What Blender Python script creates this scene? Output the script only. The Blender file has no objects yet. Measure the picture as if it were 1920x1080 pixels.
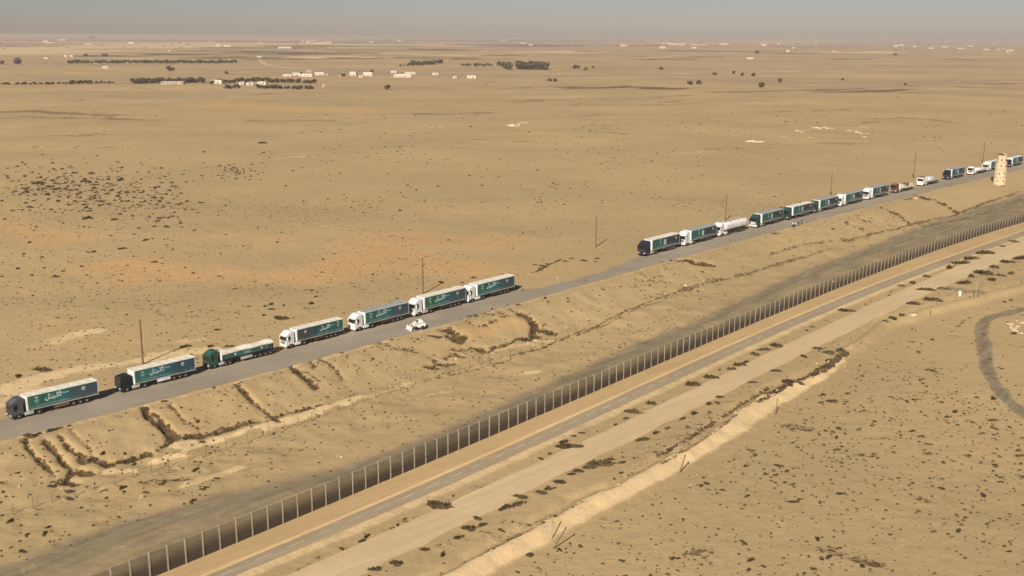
import bpy, bmesh, math, random
import numpy as np
from mathutils import Matrix, Vector

random.seed(7)
rng = np.random.default_rng(11)
SC = bpy.context.scene
COL = SC.collection
PI = math.pi

# ------------------------------------------------------------------ camera, sky, sun, exposure
H = 62.0                      # flying height above the convoy road (m)
FPX = 2000.0                  # focal length in photograph pixels (1920 wide)
PITCH = math.atan(471.0 / FPX)
ROLL = math.radians(0.32)
cam_data = bpy.data.cameras.new('camera')
cam = bpy.data.objects.new('camera', cam_data)
COL.objects.link(cam)
cam_data.sensor_width = 36.0
cam_data.lens = FPX / 1920.0 * 36.0
cam_data.clip_start = 1.0
cam_data.clip_end = 120000.0
CAMR = Matrix.Rotation(PI / 2 - PITCH, 3, 'X') @ Matrix.Rotation(ROLL, 3, 'Z')
cam.matrix_world = Matrix.Translation((0, 0, H)) @ CAMR.to_4x4()
SC.camera = cam
CAMN = np.array(CAMR)

SUN_EL = math.radians(34.0)
SUN_DIR = Vector((-0.32 * 1.0, -0.95, 0)).normalized() * math.cos(SUN_EL) + Vector((0, 0, math.sin(SUN_EL)))
sun_data = bpy.data.lights.new('sun', 'SUN')
sun_data.energy = 5.0
sun_data.angle = math.radians(0.6)
sun_data.color = (1.0, 0.91, 0.78)
sun = bpy.data.objects.new('sun', sun_data)
COL.objects.link(sun)
sun.rotation_euler = SUN_DIR.to_track_quat('Z', 'Y').to_euler()

world = bpy.data.worlds.new('World')
SC.world = world
world.use_nodes = True
wn = world.node_tree
wn.nodes.clear()
sky = wn.nodes.new('ShaderNodeTexSky')
sky.sky_type = 'NISHITA'
sky.sun_disc = False
sky.sun_elevation = SUN_EL
sky.sun_rotation = math.atan2(SUN_DIR.x, SUN_DIR.y)
sky.altitude = 60.0
sky.air_density = 0.85
sky.dust_density = 0.32
sky.ozone_density = 1.5
wbg = wn.nodes.new('ShaderNodeBackground')
wbg.inputs['Strength'].default_value = 0.052
wout = wn.nodes.new('ShaderNodeOutputWorld')
tint = wn.nodes.new('ShaderNodeMix')       # dusty air: the whole sky a little warmer
tint.data_type = 'RGBA'
tint.blend_type = 'MULTIPLY'
tint.inputs[0].default_value = 1.0
tint.inputs[7].default_value = (0.785, 0.70, 0.77, 1.0)
wn.links.new(sky.outputs['Color'], tint.inputs[6])
wn.links.new(tint.outputs[2], wbg.inputs['Color'])
wn.links.new(wbg.outputs['Background'], wout.inputs['Surface'])

SC.view_settings.view_transform = 'Standard'
SC.view_settings.look = 'None'
SC.view_settings.exposure = 0.34
SC.view_settings.gamma = 1.0
SC.view_settings.use_curve_mapping = False
SC.render.engine = 'CYCLES'
SC.cycles.use_denoising = True
SC.cycles.max_bounces = 6
SC.cycles.transparent_max_bounces = 24
SC.cycles.volume_bounces = 1

HAZE_DENSITY = 1.0e-4
HAZE_COLOR = (0.60, 0.55, 0.545)

# ------------------------------------------------------------------ materials
def new_mat(name):
    m = bpy.data.materials.new(name)
    m.use_nodes = True
    nt = m.node_tree
    nt.nodes.clear()
    out = nt.nodes.new('ShaderNodeOutputMaterial')
    b = nt.nodes.new('ShaderNodeBsdfPrincipled')
    nt.links.new(b.outputs[0], out.inputs['Surface'])
    return m, nt, b, out

def c4(c):
    return (c[0], c[1], c[2], 1.0)

def N(nt, kind, **kw):
    n = nt.nodes.new(kind)
    for k, v in kw.items():
        setattr(n, k, v)
    return n

def noise(nt, coord, scale, detail=3.0, rough=0.55, stretch=None):
    if stretch:
        mp = N(nt, 'ShaderNodeMapping')
        mp.inputs['Scale'].default_value = stretch
        nt.links.new(coord, mp.inputs['Vector'])
        coord = mp.outputs[0]
    n = N(nt, 'ShaderNodeTexNoise')
    n.inputs['Scale'].default_value = scale
    n.inputs['Detail'].default_value = detail
    n.inputs['Roughness'].default_value = rough
    nt.links.new(coord, n.inputs['Vector'])
    return n.outputs['Fac']

def ramp(nt, fac, lo, hi, v0=0.0, v1=1.0):
    n = N(nt, 'ShaderNodeMapRange')
    n.interpolation_type = 'SMOOTHSTEP'
    n.inputs['From Min'].default_value = lo
    n.inputs['From Max'].default_value = hi
    n.inputs['To Min'].default_value = v0
    n.inputs['To Max'].default_value = v1
    nt.links.new(fac, n.inputs['Value'])
    return n.outputs[0]

def mixc(nt, fac, a, b, mode='MIX'):
    n = N(nt, 'ShaderNodeMix')
    n.data_type = 'RGBA'
    n.blend_type = mode
    for sock, v in (('Factor', fac),):
        if isinstance(v, (int, float)):
            n.inputs[0].default_value = v
        else:
            nt.links.new(v, n.inputs[0])
    for idx, v in ((6, a), (7, b)):
        if isinstance(v, tuple):
            n.inputs[idx].default_value = c4(v)
        else:
            nt.links.new(v, n.inputs[idx])
    return n.outputs[2]

def mathn(nt, op, a, b=None):
    n = N(nt, 'ShaderNodeMath')
    n.operation = op
    for i, v in enumerate((a, b)):
        if v is None:
            continue
        if isinstance(v, (int, float)):
            n.inputs[i].default_value = v
        else:
            nt.links.new(v, n.inputs[i])
    return n.outputs[0]

def plain(name, col, rough=0.6, metal=0.0, var=0.12, scale=1.2, spec=0.4):
    """a material with a little dirt / wear variation from object-space noise"""
    m, nt, b, out = new_mat(name)
    tc = N(nt, 'ShaderNodeTexCoord')
    f = noise(nt, tc.outputs['Object'], scale, 4.0)
    dark = tuple(c * (1 - var * 1.6) for c in col)
    lite = tuple(min(0.9, c * (1 + var)) for c in col)
    nt.links.new(mixc(nt, ramp(nt, f, 0.3, 0.7), dark, lite), b.inputs['Base Color'])
    b.inputs['Roughness'].default_value = rough
    b.inputs['Metallic'].default_value = metal
    b.inputs['Specular IOR Level'].default_value = spec
    return m

def sand_variation(nt, pos, base, amp=0.10):
    f1 = noise(nt, pos, 0.045, 4.0)
    f2 = noise(nt, pos, 0.6, 4.0, 0.6)
    lo = tuple(c * (1 - amp) for c in base)
    hi = tuple(c * (1 + amp) for c in base)
    c = mixc(nt, ramp(nt, f1, 0.3, 0.7), lo, hi)
    c = mixc(nt, ramp(nt, f2, 0.35, 0.75, 0.0, 0.22), c, tuple(x * 0.72 for x in base))
    return c

def make_ground_mat():
    m, nt, b, out = new_mat('desert sand')
    pos = N(nt, 'ShaderNodeNewGeometry').outputs['Position']
    def attr(nm):
        a = N(nt, 'ShaderNodeAttribute')
        a.attribute_name = nm
        return a.outputs['Fac']
    big = noise(nt, pos, 0.012, 5.0)
    col = mixc(nt, ramp(nt, big, 0.35, 0.65), (0.380, 0.276, 0.141), (0.436, 0.313, 0.159))
    far = noise(nt, pos, 0.0016, 6.0, 0.6, (1.0, 2.2, 1.0))
    col = mixc(nt, mathn(nt, 'MULTIPLY', ramp(nt, far, 0.42, 0.62), attr('far')), col, (0.33, 0.245, 0.135))
    far2 = noise(nt, pos, 0.004, 5.0, 0.6, (1.0, 2.0, 1.0))
    col = mixc(nt, mathn(nt, 'MULTIPLY', ramp(nt, far2, 0.52, 0.66, 0, 0.8), attr('far')), col, (0.50, 0.35, 0.19))
    # edges of material masks broken up with noise
    e1 = noise(nt, pos, 0.35, 5.0, 0.65)
    e2 = noise(nt, pos, 0.09, 4.0, 0.6)
    def mask(nm, k=0.55):
        s = mathn(nt, 'ADD', attr(nm), mathn(nt, 'MULTIPLY', mathn(nt, 'SUBTRACT', e1, 0.5), k))
        return ramp(nt, s, 0.25, 0.75)
    def softmask(nm, k=0.5):
        s = mathn(nt, 'ADD', attr(nm), mathn(nt, 'MULTIPLY', mathn(nt, 'SUBTRACT', e2, 0.5), k))
        return ramp(nt, s, 0.1, 0.95)
    col = mixc(nt, softmask('orange'), col, (0.482, 0.308, 0.142))
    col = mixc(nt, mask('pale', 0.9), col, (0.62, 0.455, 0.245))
    gm = N(nt, 'ShaderNodeMapping')
    gm.vector_type = 'TEXTURE'
    gm.inputs['Rotation'].default_value = (0, 0, GRAVEL_ANGLE)
    gm.inputs['Scale'].default_value = (12.0, 1.6, 1.0)
    nt.links.new(pos, gm.inputs['Vector'])
    gnoise = noise(nt, gm.outputs[0], 1.0, 5.0, 0.65)
    grav = mixc(nt, ramp(nt, gnoise, 0.3, 0.75), (0.185, 0.148, 0.092), (0.29, 0.232, 0.145))
    col = mixc(nt, softmask('gravel', 1.1), col, grav)
    soil_shade = mixc(nt, ramp(nt, e1, 0.35, 0.7), (0.060, 0.038, 0.018), (0.145, 0.095, 0.046))
    e3 = noise(nt, pos, 1.25, 4.0, 0.7)
    rag = mathn(nt, 'ADD', mathn(nt, 'MULTIPLY', mathn(nt, 'SUBTRACT', e1, 0.5), 0.9), mathn(nt, 'MULTIPLY', mathn(nt, 'SUBTRACT', e3, 0.5), 2.2))
    present = ramp(nt, attr('soil_shade'), 0.05, 0.40)
    sm = mathn(nt, 'MULTIPLY', ramp(nt, mathn(nt, 'ADD', attr('soil_shade'), rag), 0.35, 0.75), present)
    col = mixc(nt, sm, col, soil_shade)
    # fine mottling: pebbles, dry tufts, crust
    fine = noise(nt, pos, 0.9, 5.0, 0.7)
    col = mixc(nt, ramp(nt, fine, 0.56, 0.74, 0.0, 0.45), col, (0.20, 0.145, 0.075))
    fine2 = noise(nt, pos, 0.22, 4.0, 0.65, (1.0, 0.6, 1.0))
    col = mixc(nt, ramp(nt, fine2, 0.56, 0.72, 0.0, 0.30), col, (0.25, 0.18, 0.085))
    fine3 = noise(nt, pos, 0.33, 3.0, 0.6)
    col = mixc(nt, ramp(nt, fine3, 0.60, 0.75, 0.0, 0.35), col, (0.53, 0.385, 0.20))
    nt.links.new(col, b.inputs['Base Color'])
    b.inputs['Roughness'].default_value = 1.0
    b.inputs['Specular IOR Level'].default_value = 0.05
    bn = N(nt, 'ShaderNodeBump')
    bn.inputs['Strength'].default_value = 0.55
    bn.inputs['Distance'].default_value = 0.5
    hgt = mathn(nt, 'ADD', noise(nt, pos, 0.35, 5.0, 0.6), mathn(nt, 'MULTIPLY', noise(nt, pos, 0.06, 3.0), 0.7))
    nt.links.new(hgt, bn.inputs['Height'])
    nt.links.new(bn.outputs[0], b.inputs['Normal'])
    return m

def surface_mat(name, base, amp=0.08, rut=None, dust=None):
    m, nt, b, out = new_mat(name)
    pos = N(nt, 'ShaderNodeNewGeometry').outputs['Position']
    c = sand_variation(nt, pos, base, amp)
    if dust:
        d = noise(nt, pos, 0.13, 5.0, 0.65)
        c = mixc(nt, ramp(nt, d, 0.48, 0.75, 0.0, 0.55), c, dust)
    mp = N(nt, 'ShaderNodeMapping')
    mp.vector_type = 'TEXTURE'
    mp.inputs['Rotation'].default_value = (0, 0, math.radians(44))
    mp.inputs['Scale'].default_value = (30.0, 1.1, 1.0)
    nt.links.new(pos, mp.inputs['Vector'])
    st = noise(nt, mp.outputs[0], 1.0, 4.0, 0.6)
    c = mixc(nt, ramp(nt, st, 0.36, 0.62, 0.16, 0.0), c, tuple(x * 0.55 for x in base))
    c = mixc(nt, ramp(nt, st, 0.56, 0.72, 0.0, 0.25), c, tuple(min(.7, x * 1.3) for x in base))
    nt.links.new(c, b.inputs['Base Color'])
    b.inputs['Roughness'].default_value = 0.95
    b.inputs['Specular IOR Level'].default_value = 0.1
    bn = N(nt, 'ShaderNodeBump')
    bn.inputs['Strength'].default_value = 0.3
    bn.inputs['Distance'].default_value = 0.12
    nt.links.new(noise(nt, pos, 1.3, 4.0), bn.inputs['Height'])
    nt.links.new(bn.outputs[0], b.inputs['Normal'])
    return m

M = {}
M['road'] = surface_mat('worn grey tarmac', (0.305, 0.258, 0.195), 0.10, dust=(0.40, 0.31, 0.20))
M['asphalt'] = surface_mat('dusty tarmac', (0.345, 0.272, 0.178), 0.05, dust=(0.42, 0.315, 0.185))
M['track'] = surface_mat('pale graded dirt', (0.575, 0.425, 0.245), 0.05)
M['orange_sand'] = surface_mat('orange raked sand', (0.485, 0.335, 0.168), 0.05)
M['windrow'] = surface_mat('pale loose sand', (0.60, 0.41, 0.20), 0.06)
M['marking'] = surface_mat('worn road paint', (0.47, 0.40, 0.295), 0.12)
M['white'] = plain('white vehicle paint', (0.74, 0.73, 0.70), 0.4)
M['cream'] = plain('cream tarpaulin', (0.74, 0.68, 0.54), 0.7)
M['tarp_grey'] = plain('grey green tarpaulin', (0.30, 0.33, 0.30), 0.75)
M['slate'] = plain('slate grey cab paint', (0.085, 0.088, 0.098), 0.4)
M['black_green'] = plain('black green cab paint', (0.011, 0.020, 0.019), 0.35)
M['green'] = plain('green cab paint', (0.024, 0.088, 0.062), 0.4)
M['dark_green'] = plain('dark green cab paint', (0.022, 0.065, 0.055), 0.4)
M['navy'] = plain('navy cab paint', (0.020, 0.021, 0.042), 0.4)
M['teal'] = plain('dark teal cab paint', (0.024, 0.062, 0.068), 0.4)
M['rust'] = plain('rust brown paint', (0.17, 0.085, 0.045), 0.6)
M['glass'] = plain('dark glass', (0.012, 0.013, 0.015), 0.08, var=0.0, spec=0.6)
M['rubber'] = plain('tyre rubber', (0.022, 0.020, 0.018), 0.85)
M['rim'] = plain('dusty steel rim', (0.34, 0.31, 0.27), 0.45)
M['chassis'] = plain('dark chassis steel', (0.045, 0.038, 0.032), 0.7)
M['steel'] = plain('galvanised steel', (0.46, 0.44, 0.40), 0.4, metal=0.0)
M['chrome'] = plain('bright metal', (0.70, 0.69, 0.66), 0.25)
M['lamp'] = plain('clear lamp lens', (0.75, 0.74, 0.70), 0.15)
M['red_lens'] = plain('red lamp lens', (0.32, 0.02, 0.015), 0.3)
M['print_white'] = plain('white print', (0.50, 0.60, 0.58), 0.6, var=0.03)
M['print_soft'] = plain('faded white print', (0.22, 0.31, 0.30), 0.6, var=0.05)
M['concrete'] = plain('pale concrete', (0.36, 0.305, 0.225), 0.9, scale=0.6)
M['post'] = plain('grey fence post', (0.315, 0.265, 0.20), 0.8)
M['wood'] = plain('weathered pole wood', (0.17, 0.105, 0.065), 0.85)
M['stone'] = plain('pale tower stone', (0.60, 0.47, 0.30), 0.9, scale=0.9, var=0.10)
M['stone_joint'] = plain('shaded tower joint', (0.36, 0.28, 0.18), 0.95)
M['void'] = plain('dark opening', (0.05, 0.038, 0.026), 0.9)
M['house'] = plain('whitewashed wall', (0.60, 0.54, 0.45), 0.85, scale=0.3)
M['house_sand'] = plain('sandy wall', (0.47, 0.38, 0.28), 0.9, scale=0.3)
M['house_roof'] = plain('flat roof screed', (0.60, 0.53, 0.43), 0.9, scale=0.3)
M['shrub'] = plain('dry shrub', (0.080, 0.059, 0.031), 0.95, var=0.3, scale=2.0, spec=0.1)
M['shrub_light'] = plain('dusty olive shrub', (0.112, 0.085, 0.044), 0.95, var=0.3, scale=2.0, spec=0.1)
M['tree'] = plain('dusty dark foliage', (0.080, 0.072, 0.044), 0.95, var=0.35, scale=0.6, spec=0.1)
M['trunk'] = plain('bark', (0.13, 0.09, 0.06), 0.95)
M['chalk'] = plain('white chalk', (0.70, 0.58, 0.40), 0.95, scale=0.4)
M['clod'] = plain('sandy clods', (0.50, 0.37, 0.20), 0.95)
M['rock'] = plain('dark rock', (0.06, 0.045, 0.03), 0.95)
M['skin'] = plain('skin', (0.30, 0.17, 0.10), 0.6)
M['cloth'] = plain('dark clothing', (0.05, 0.042, 0.04), 0.9)
M['hair'] = plain('black hair', (0.015, 0.012, 0.01), 0.8)

def banner_mat(name, stops):
    m, nt, b, out = new_mat(name)
    tc = N(nt, 'ShaderNodeTexCoord')
    sp = N(nt, 'ShaderNodeSeparateXYZ')
    nt.links.new(tc.outputs['Object'], sp.inputs[0])
    mr = N(nt, 'ShaderNodeMapRange')
    mr.inputs['From Min'].default_value = 5.3
    mr.inputs['From Max'].default_value = -8.15
    nt.links.new(sp.outputs['X'], mr.inputs['Value'])
    cr = N(nt, 'ShaderNodeValToRGB')
    els = cr.color_ramp.elements
    els[0].position, els[0].color = stops[0][0], c4(stops[0][1])
    els[1].position, els[1].color = stops[-1][0], c4(stops[-1][1])
    for p, c in stops[1:-1]:
        e = els.new(p)
        e.color = c4(c)
    nt.links.new(mr.outputs[0], cr.inputs[0])
    dirt = noise(nt, tc.outputs['Object'], 0.8, 4.0)
    dz = ramp(nt, sp.outputs['Z'], 2.3, 1.25, 0.0, 0.35)
    c = mixc(nt, mathn(nt, 'MULTIPLY', ramp(nt, dirt, 0.3, 0.75), dz), cr.outputs[0], (0.30, 0.26, 0.20))
    nt.links.new(c, b.inputs['Base Color'])
    b.inputs['Roughness'].default_value = 0.55
    b.inputs['Specular IOR Level'].default_value = 0.3
    return m

GR, TL_, DK = (0.034, 0.140, 0.100), (0.028, 0.138, 0.145), (0.056, 0.084, 0.090)
M['banner_green'] = banner_mat('green to slate printed sheet', [(0, GR), (.22, (0.018, 0.105, 0.075)), (.48, TL_), (.62, (0.022, 0.085, 0.105)), (.70, DK), (1, (0.034, 0.068, 0.078))])
M['banner_blue'] = banner_mat('teal to blue printed sheet', [(0, (0.022, 0.12, 0.10)), (.3, TL_), (.6, (0.020, 0.092, 0.122)), (.72, (0.034, 0.062, 0.088)), (.85, (0.022, 0.080, 0.118)), (1, (0.03, 0.062, 0.090))])
M['banner_rev'] = banner_mat('slate to teal printed sheet', [(0, (0.05, 0.062, 0.062)), (.3, (0.045, 0.06, 0.062)), (.45, (0.014, 0.08, 0.09)), (.75, (0.014, 0.09, 0.085)), (1, (0.02, 0.10, 0.075))])
M['banner_far'] = banner_mat('green and charcoal printed sheet', [(0, (0.03, 0.12, 0.10)), (.25, (0.022, 0.11, 0.092)), (.48, (0.02, 0.085, 0.082)), (.53, (0.036, 0.052, 0.056)), (1, (0.030, 0.044, 0.048))])
M['banner_far_blue'] = banner_mat('blue teal printed sheet', [(0, (0.02, 0.085, 0.105)), (.45, (0.02, 0.085, 0.11)), (.56, (0.03, 0.06, 0.08)), (1, (0.028, 0.048, 0.062))])

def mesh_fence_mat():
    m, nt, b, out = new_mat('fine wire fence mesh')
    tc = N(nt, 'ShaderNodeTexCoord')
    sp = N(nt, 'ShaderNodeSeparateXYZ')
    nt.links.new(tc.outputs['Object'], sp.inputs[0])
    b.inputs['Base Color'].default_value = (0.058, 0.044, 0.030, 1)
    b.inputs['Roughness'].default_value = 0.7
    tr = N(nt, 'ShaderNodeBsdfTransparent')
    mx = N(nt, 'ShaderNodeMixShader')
    nt.links.new(ramp(nt, sp.outputs['Z'], 1.1, 3.1, 0.96, 0.46), mx.inputs[0])  # denser towards the foot: shade behind the fence painted into the mesh opacity
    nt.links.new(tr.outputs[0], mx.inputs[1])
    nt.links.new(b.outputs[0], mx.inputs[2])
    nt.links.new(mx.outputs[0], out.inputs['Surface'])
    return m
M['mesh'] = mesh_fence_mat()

# ------------------------------------------------------------------ object helpers
def tag(o, label=None, cat=None, group=None, kind=None):
    if label: o['label'] = label
    if cat: o['category'] = cat
    if group: o['group'] = group
    if kind: o['kind'] = kind
    return o

def link(name, mesh, parent=None):
    o = bpy.data.objects.new(name, mesh)
    COL.objects.link(o)
    if parent is not None:
        o.parent = parent
    return o

def empty(name, loc, rz=0.0, scale=1.0):
    o = bpy.data.objects.new(name, None)
    COL.objects.link(o)
    o.location = loc
    o.rotation_euler = (0, 0, rz)
    o.scale = (scale, scale, scale)
    o.empty_display_size = 0.5
    return o

class MB:
    """collects shapes into one mesh"""
    def __init__(self):
        self.v, self.f, self.mi, self.mats = [], [], [], []
    def m(self, mat):
        if mat not in self.mats:
            self.mats.append(mat)
        return self.mats.index(mat)
    def add(self, vs, fs, mat):
        k = len(self.v)
        self.v += [tuple(p) for p in vs]
        self.f += [tuple(i + k for i in f) for f in fs]
        self.mi += [self.m(mat)] * len(fs)
        return self
    def box(self, c, s, mat, ch=0.0, taper=1.0):
        """box with chamfered vertical-section edges (ch) and a top scaled by taper"""
        x, y, z = s[0] / 2, s[1] / 2, s[2] / 2
        if ch <= 0:
            vs = [(c[0] + sx * x * (taper if sz > 0 else 1), c[1] + sy * y * (taper if sz > 0 else 1), c[2] + sz * z)
                  for sx, sy, sz in ((-1,-1,-1),(1,-1,-1),(1,1,-1),(-1,1,-1),(-1,-1,1),(1,-1,1),(1,1,1),(-1,1,1))]
            fs = [(0,3,2,1),(4,5,6,7),(0,1,5,4),(1,2,6,5),(2,3,7,6),(3,0,4,7)]
            return self.add(vs, fs, mat)
        bm = bmesh.new()
        bmesh.ops.create_cube(bm, size=1.0)
        for v in bm.verts:
            k = taper if v.co.z > 0 else 1
            v.co = Vector((v.co.x * s[0] * k, v.co.y * s[1] * k, v.co.z * s[2]))
        bmesh.ops.bevel(bm, geom=bm.edges[:], offset=ch, segments=1, affect='EDGES', profile=0.5)
        return self.bm(bm, mat, c)
    def bm(self, bm, mat, c=(0, 0, 0)):
        bm.verts.index_update()
        self.add([(v.co.x + c[0], v.co.y + c[1], v.co.z + c[2]) for v in bm.verts],
                 [tuple(v.index for v in f.verts) for f in bm.faces], mat)
        bm.free()
        return self
    def bar(self, a, b, r, mat, n=6, r2=None):
        a, b = Vector(a), Vector(b)
        d = (b - a).normalized()
        u = d.orthogonal().normalized()
        w = d.cross(u)
        r2 = r if r2 is None else r2
        vs = []
        for p, q in ((a, r), (b, r2)):
            for i in range(n):
                t = 2 * PI * i / n
                vs.append(p + u * math.cos(t) * q + w * math.sin(t) * q)
        fs = [(i, (i + 1) % n, n + (i + 1) % n, n + i) for i in range(n)]
        fs += [tuple(reversed(range(n))), tuple(range(n, 2 * n))]
        return self.add(vs, fs, mat)
    def prism(self, prof, y0, y1, mat):
        """profile in x,z (counter-clockwise seen from -y) extruded along y"""
        n = len(prof)
        vs = [(p[0], y0, p[1]) for p in prof] + [(p[0], y1, p[1]) for p in prof]
        fs = [(i, (i + 1) % n, n + (i + 1) % n, n + i)[::-1] for i in range(n)]
        fs += [tuple(range(n)), tuple(reversed(range(n, 2 * n)))]
        return self.add(vs, [f[::-1] if False else f for f in fs], mat)
    def lathe_y(self, prof, mat, n=18, c=(0, 0, 0)):
        """(radius, y) profile spun round the y axis, closed at both ends"""
        vs, fs = [], []
        k = len(prof)
        for i in range(n):
            t = 2 * PI * i / n
            for r, y in prof:
                vs.append((c[0] + r * math.cos(t), c[1] + y, c[2] + r * math.sin(t)))
        for i in range(n):
            j = (i + 1) % n
            for q in range(k - 1):
                fs.append((i * k + q, j * k + q, j * k + q + 1, i * k + q + 1))
        fs.append(tuple(i * k for i in range(n)))
        fs.append(tuple(reversed([i * k + k - 1 for i in range(n)])))
        return self.add(vs, fs, mat)
    def lathe_z(self, prof, mat, n=16, c=(0, 0, 0)):
        vs, fs = [], []
        k = len(prof)
        for i in range(n):
            t = 2 * PI * i / n
            for r, z in prof:
                vs.append((c[0] + r * math.cos(t), c[1] + r * math.sin(t), c[2] + z))
        for i in range(n):
            j = (i + 1) % n
            for q in range(k - 1):
                fs.append((i * k + q, j * k + q, j * k + q + 1, i * k + q + 1))
        fs.append(tuple(reversed([i * k for i in range(n)])))
        fs.append(tuple(i * k + k - 1 for i in range(n)))
        return self.add(vs, fs, mat)
    def mesh(self, name, smooth=False):
        me = bpy.data.meshes.new(name)
        me.from_pydata(self.v, [], self.f)
        for mt in self.mats:
            me.materials.append(M[mt])
        me.polygons.foreach_set('material_index', self.mi)
        if smooth:
            me.polygons.foreach_set('use_smooth', [True] * len(self.f))
        bm = bmesh.new()
        bm.from_mesh(me)
        bmesh.ops.recalc_face_normals(bm, faces=bm.faces[:])
        bm.to_mesh(me)
        bm.free()
        me.update()
        return me
    def build(self, name, parent=None, smooth=False):
        return link(name, self.mesh(name, smooth), parent)

# ------------------------------------------------------------------ terrain
def sstep(a, b, x):
    t = np.clip((x - a) / (b - a), 0, 1)
    return t * t * (3 - 2 * t)

def vnoise(x, y, seed):
    xi, yi = np.floor(x).astype(np.int64), np.floor(y).astype(np.int64)
    fx, fy = x - xi, y - yi
    fx, fy = fx * fx * (3 - 2 * fx), fy * fy * (3 - 2 * fy)
    def hsh(a, b):
        h = (a * 374761393 + b * 668265263 + seed * 974634777) & 0xFFFFFFFF
        h = ((h ^ (h >> 13)) * 1274126177) & 0xFFFFFFFF
        return ((h ^ (h >> 16)) & 0xFFFF) / 65535.0 * 2 - 1
    return (hsh(xi, yi) * (1 - fx) + hsh(xi + 1, yi) * fx) * (1 - fy) + (hsh(xi, yi + 1) * (1 - fx) + hsh(xi + 1, yi + 1) * fx) * fy

def ray(px, py):
    px, py = np.asarray(px, float), np.asarray(py, float)
    d = np.stack([(px - 960) / FPX, -(py - 540) / FPX, -np.ones_like(px)], -1)
    return d @ CAMN.T

def on_plane(px, py, z):
    d = ray(px, py)
    t = (z - H) / d[..., 2]
    return d[..., 0] * t, d[..., 1] * t

class Line:
    """a long line on the ground stored as Y = f(X)"""
    def __init__(self, pts, z, deg=None):
        p = np.array(pts, float)
        X, Y = on_plane(p[:, 0], p[:, 1], z)
        o = np.argsort(X)
        X, Y = X[o], Y[o]
        xs = np.linspace(X[0], X[-1], 200)
        if deg:
            c = np.polyfit(X / 100, Y, deg)
            ys = np.polyval(c, xs / 100)
        else:
            ys = np.interp(xs, X, Y)
            k = np.ones(9) / 9
            ys = np.convolve(np.pad(ys, 4, mode='edge'), k, 'valid')
        s0, s1 = (ys[12] - ys[0]) / (xs[12] - xs[0]), (ys[-1] - ys[-13]) / (xs[-1] - xs[-13])
        far = 40000.0
        self.x = np.concatenate([[xs[0] - far], xs, [xs[-1] + far]])
        self.y = np.concatenate([[ys[0] - s0 * far], ys, [ys[-1] + s1 * far]])
        self.sl = np.gradient(ys, xs)
        self.xs = xs
    def __call__(self, X):
        return np.interp(X, self.x, self.y)
    def slope(self, X):
        return np.interp(X, self.xs, self.sl)
    def d(self, X, Y):
        """signed distance, positive on the camera's side"""
        return (self(X) - Y) / np.sqrt(1 + self.slope(X) ** 2)

ZC = -3.8      # level of the border strip
ZP = -4.9      # level of the plain on the near side
ROAD = Line([(0, 827), (132, 797), (275, 757), (440, 715), (553, 683), (630, 662), (734, 635), (869, 599), (952, 572), (1015, 555),
             (1110, 533), (1200, 507), (1243, 494), (1327, 466), (1410, 444), (1493, 423), (1572, 404), (1686, 374), (1755, 356), (1847, 334), (1915, 318)], 0.0, 4)
BASE = Line([(0, 940), (70, 926), (125, 903), (211, 868), (255, 857), (330, 828), (385, 815), (430, 802), (490, 790), (530, 773), (603, 758),
             (700, 722), (800, 688), (887, 656), (930, 649), (1000, 640), (1067, 625), (1200, 570), (1330, 527), (1480, 478), (1583, 453), (1709, 421), (1787, 402), (1847, 380), (1916, 359)], -3.2, 5)
GRAV = Line([(-100, 1095), (60, 1030), (170, 985), (300, 950), (420, 918), (520, 900), (600, 880), (700, 845), (800, 812), (900, 770), (1000, 722),
             (1100, 680), (1200, 634), (1300, 598), (1400, 550), (1520, 500), (1640, 455), (1720, 425), (1820, 395), (1920, 362)], ZC)
FENCE = Line([(297, 1078.6), (362, 1051), (453, 1016), (540, 978), (618, 946.5), (694, 913.5), (785, 875.5), (889, 831), (1000, 783.7), (1115, 734),
              (1200, 699), (1340, 639.6), (1438, 594), (1525, 560), (1592, 534), (1720, 481), (1820, 449), (1920, 416.5)], ZC, 4)
ASPL = Line([(480, 1043), (600, 990), (717, 940), (800, 904), (900, 859), (1000, 815), (1092, 774), (1200, 728), (1340, 662), (1440, 615.6), (1540, 575), (1720, 502.6), (1820, 469), (1920, 432)], ZC, 4)
ASPR = Line([(480, 1066), (600, 1011.7), (670, 983), (730, 957), (800, 925.5), (1000, 836), (1092, 795.5), (1200, 747), (1340, 681), (1440, 632), (1540, 588), (1720, 515.6), (1820, 480), (1920, 441.5)], ZC, 4)
TRKL = Line([(480, 1108), (560, 1070), (687, 1014), (774, 972), (880, 926), (1000, 872), (1055, 846), (1130, 809), (1200, 778), (1340, 712), (1403, 682), (1464, 651), (1540, 611), (1720, 534), (1820, 488), (1920, 449)], ZC, 4)
TRKR = Line([(640, 1098), (760, 1036), (860, 988), (960, 938), (1037, 898), (1096, 870), (1148, 845), (1200, 818), (1340, 747), (1418, 708), (1470, 682), (1540, 649), (1650, 594), (1766, 538), (1820, 517), (1868, 497), (1920, 477)], ZC, 4)
SCARP = Line([(780, 1100), (870, 1055), (960, 1008), (1072, 951), (1171, 897), (1266, 851), (1322, 816), (1382, 772), (1440, 737), (1481, 717), (1507, 708), (1540, 688), (1580, 656), (1660, 600), (1800, 562), (1930, 530)], ZC)
SCARP2 = Line([(860, 1118), (960, 1062), (1006, 1034), (1108, 981), (1206, 918), (1277, 886), (1312, 862), (1365, 830), (1440, 784), (1500, 745), (1560, 700), (1600, 668), (1680, 616), (1800, 580), (1930, 545)], ZP)

def bank_dist(X, Y):
    return SCARP.d(X, Y) + 0.75 * vnoise(X / 8, Y / 8, 61) + 0.35 * vnoise(X / 2.6, Y / 2.6, 62)

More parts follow.
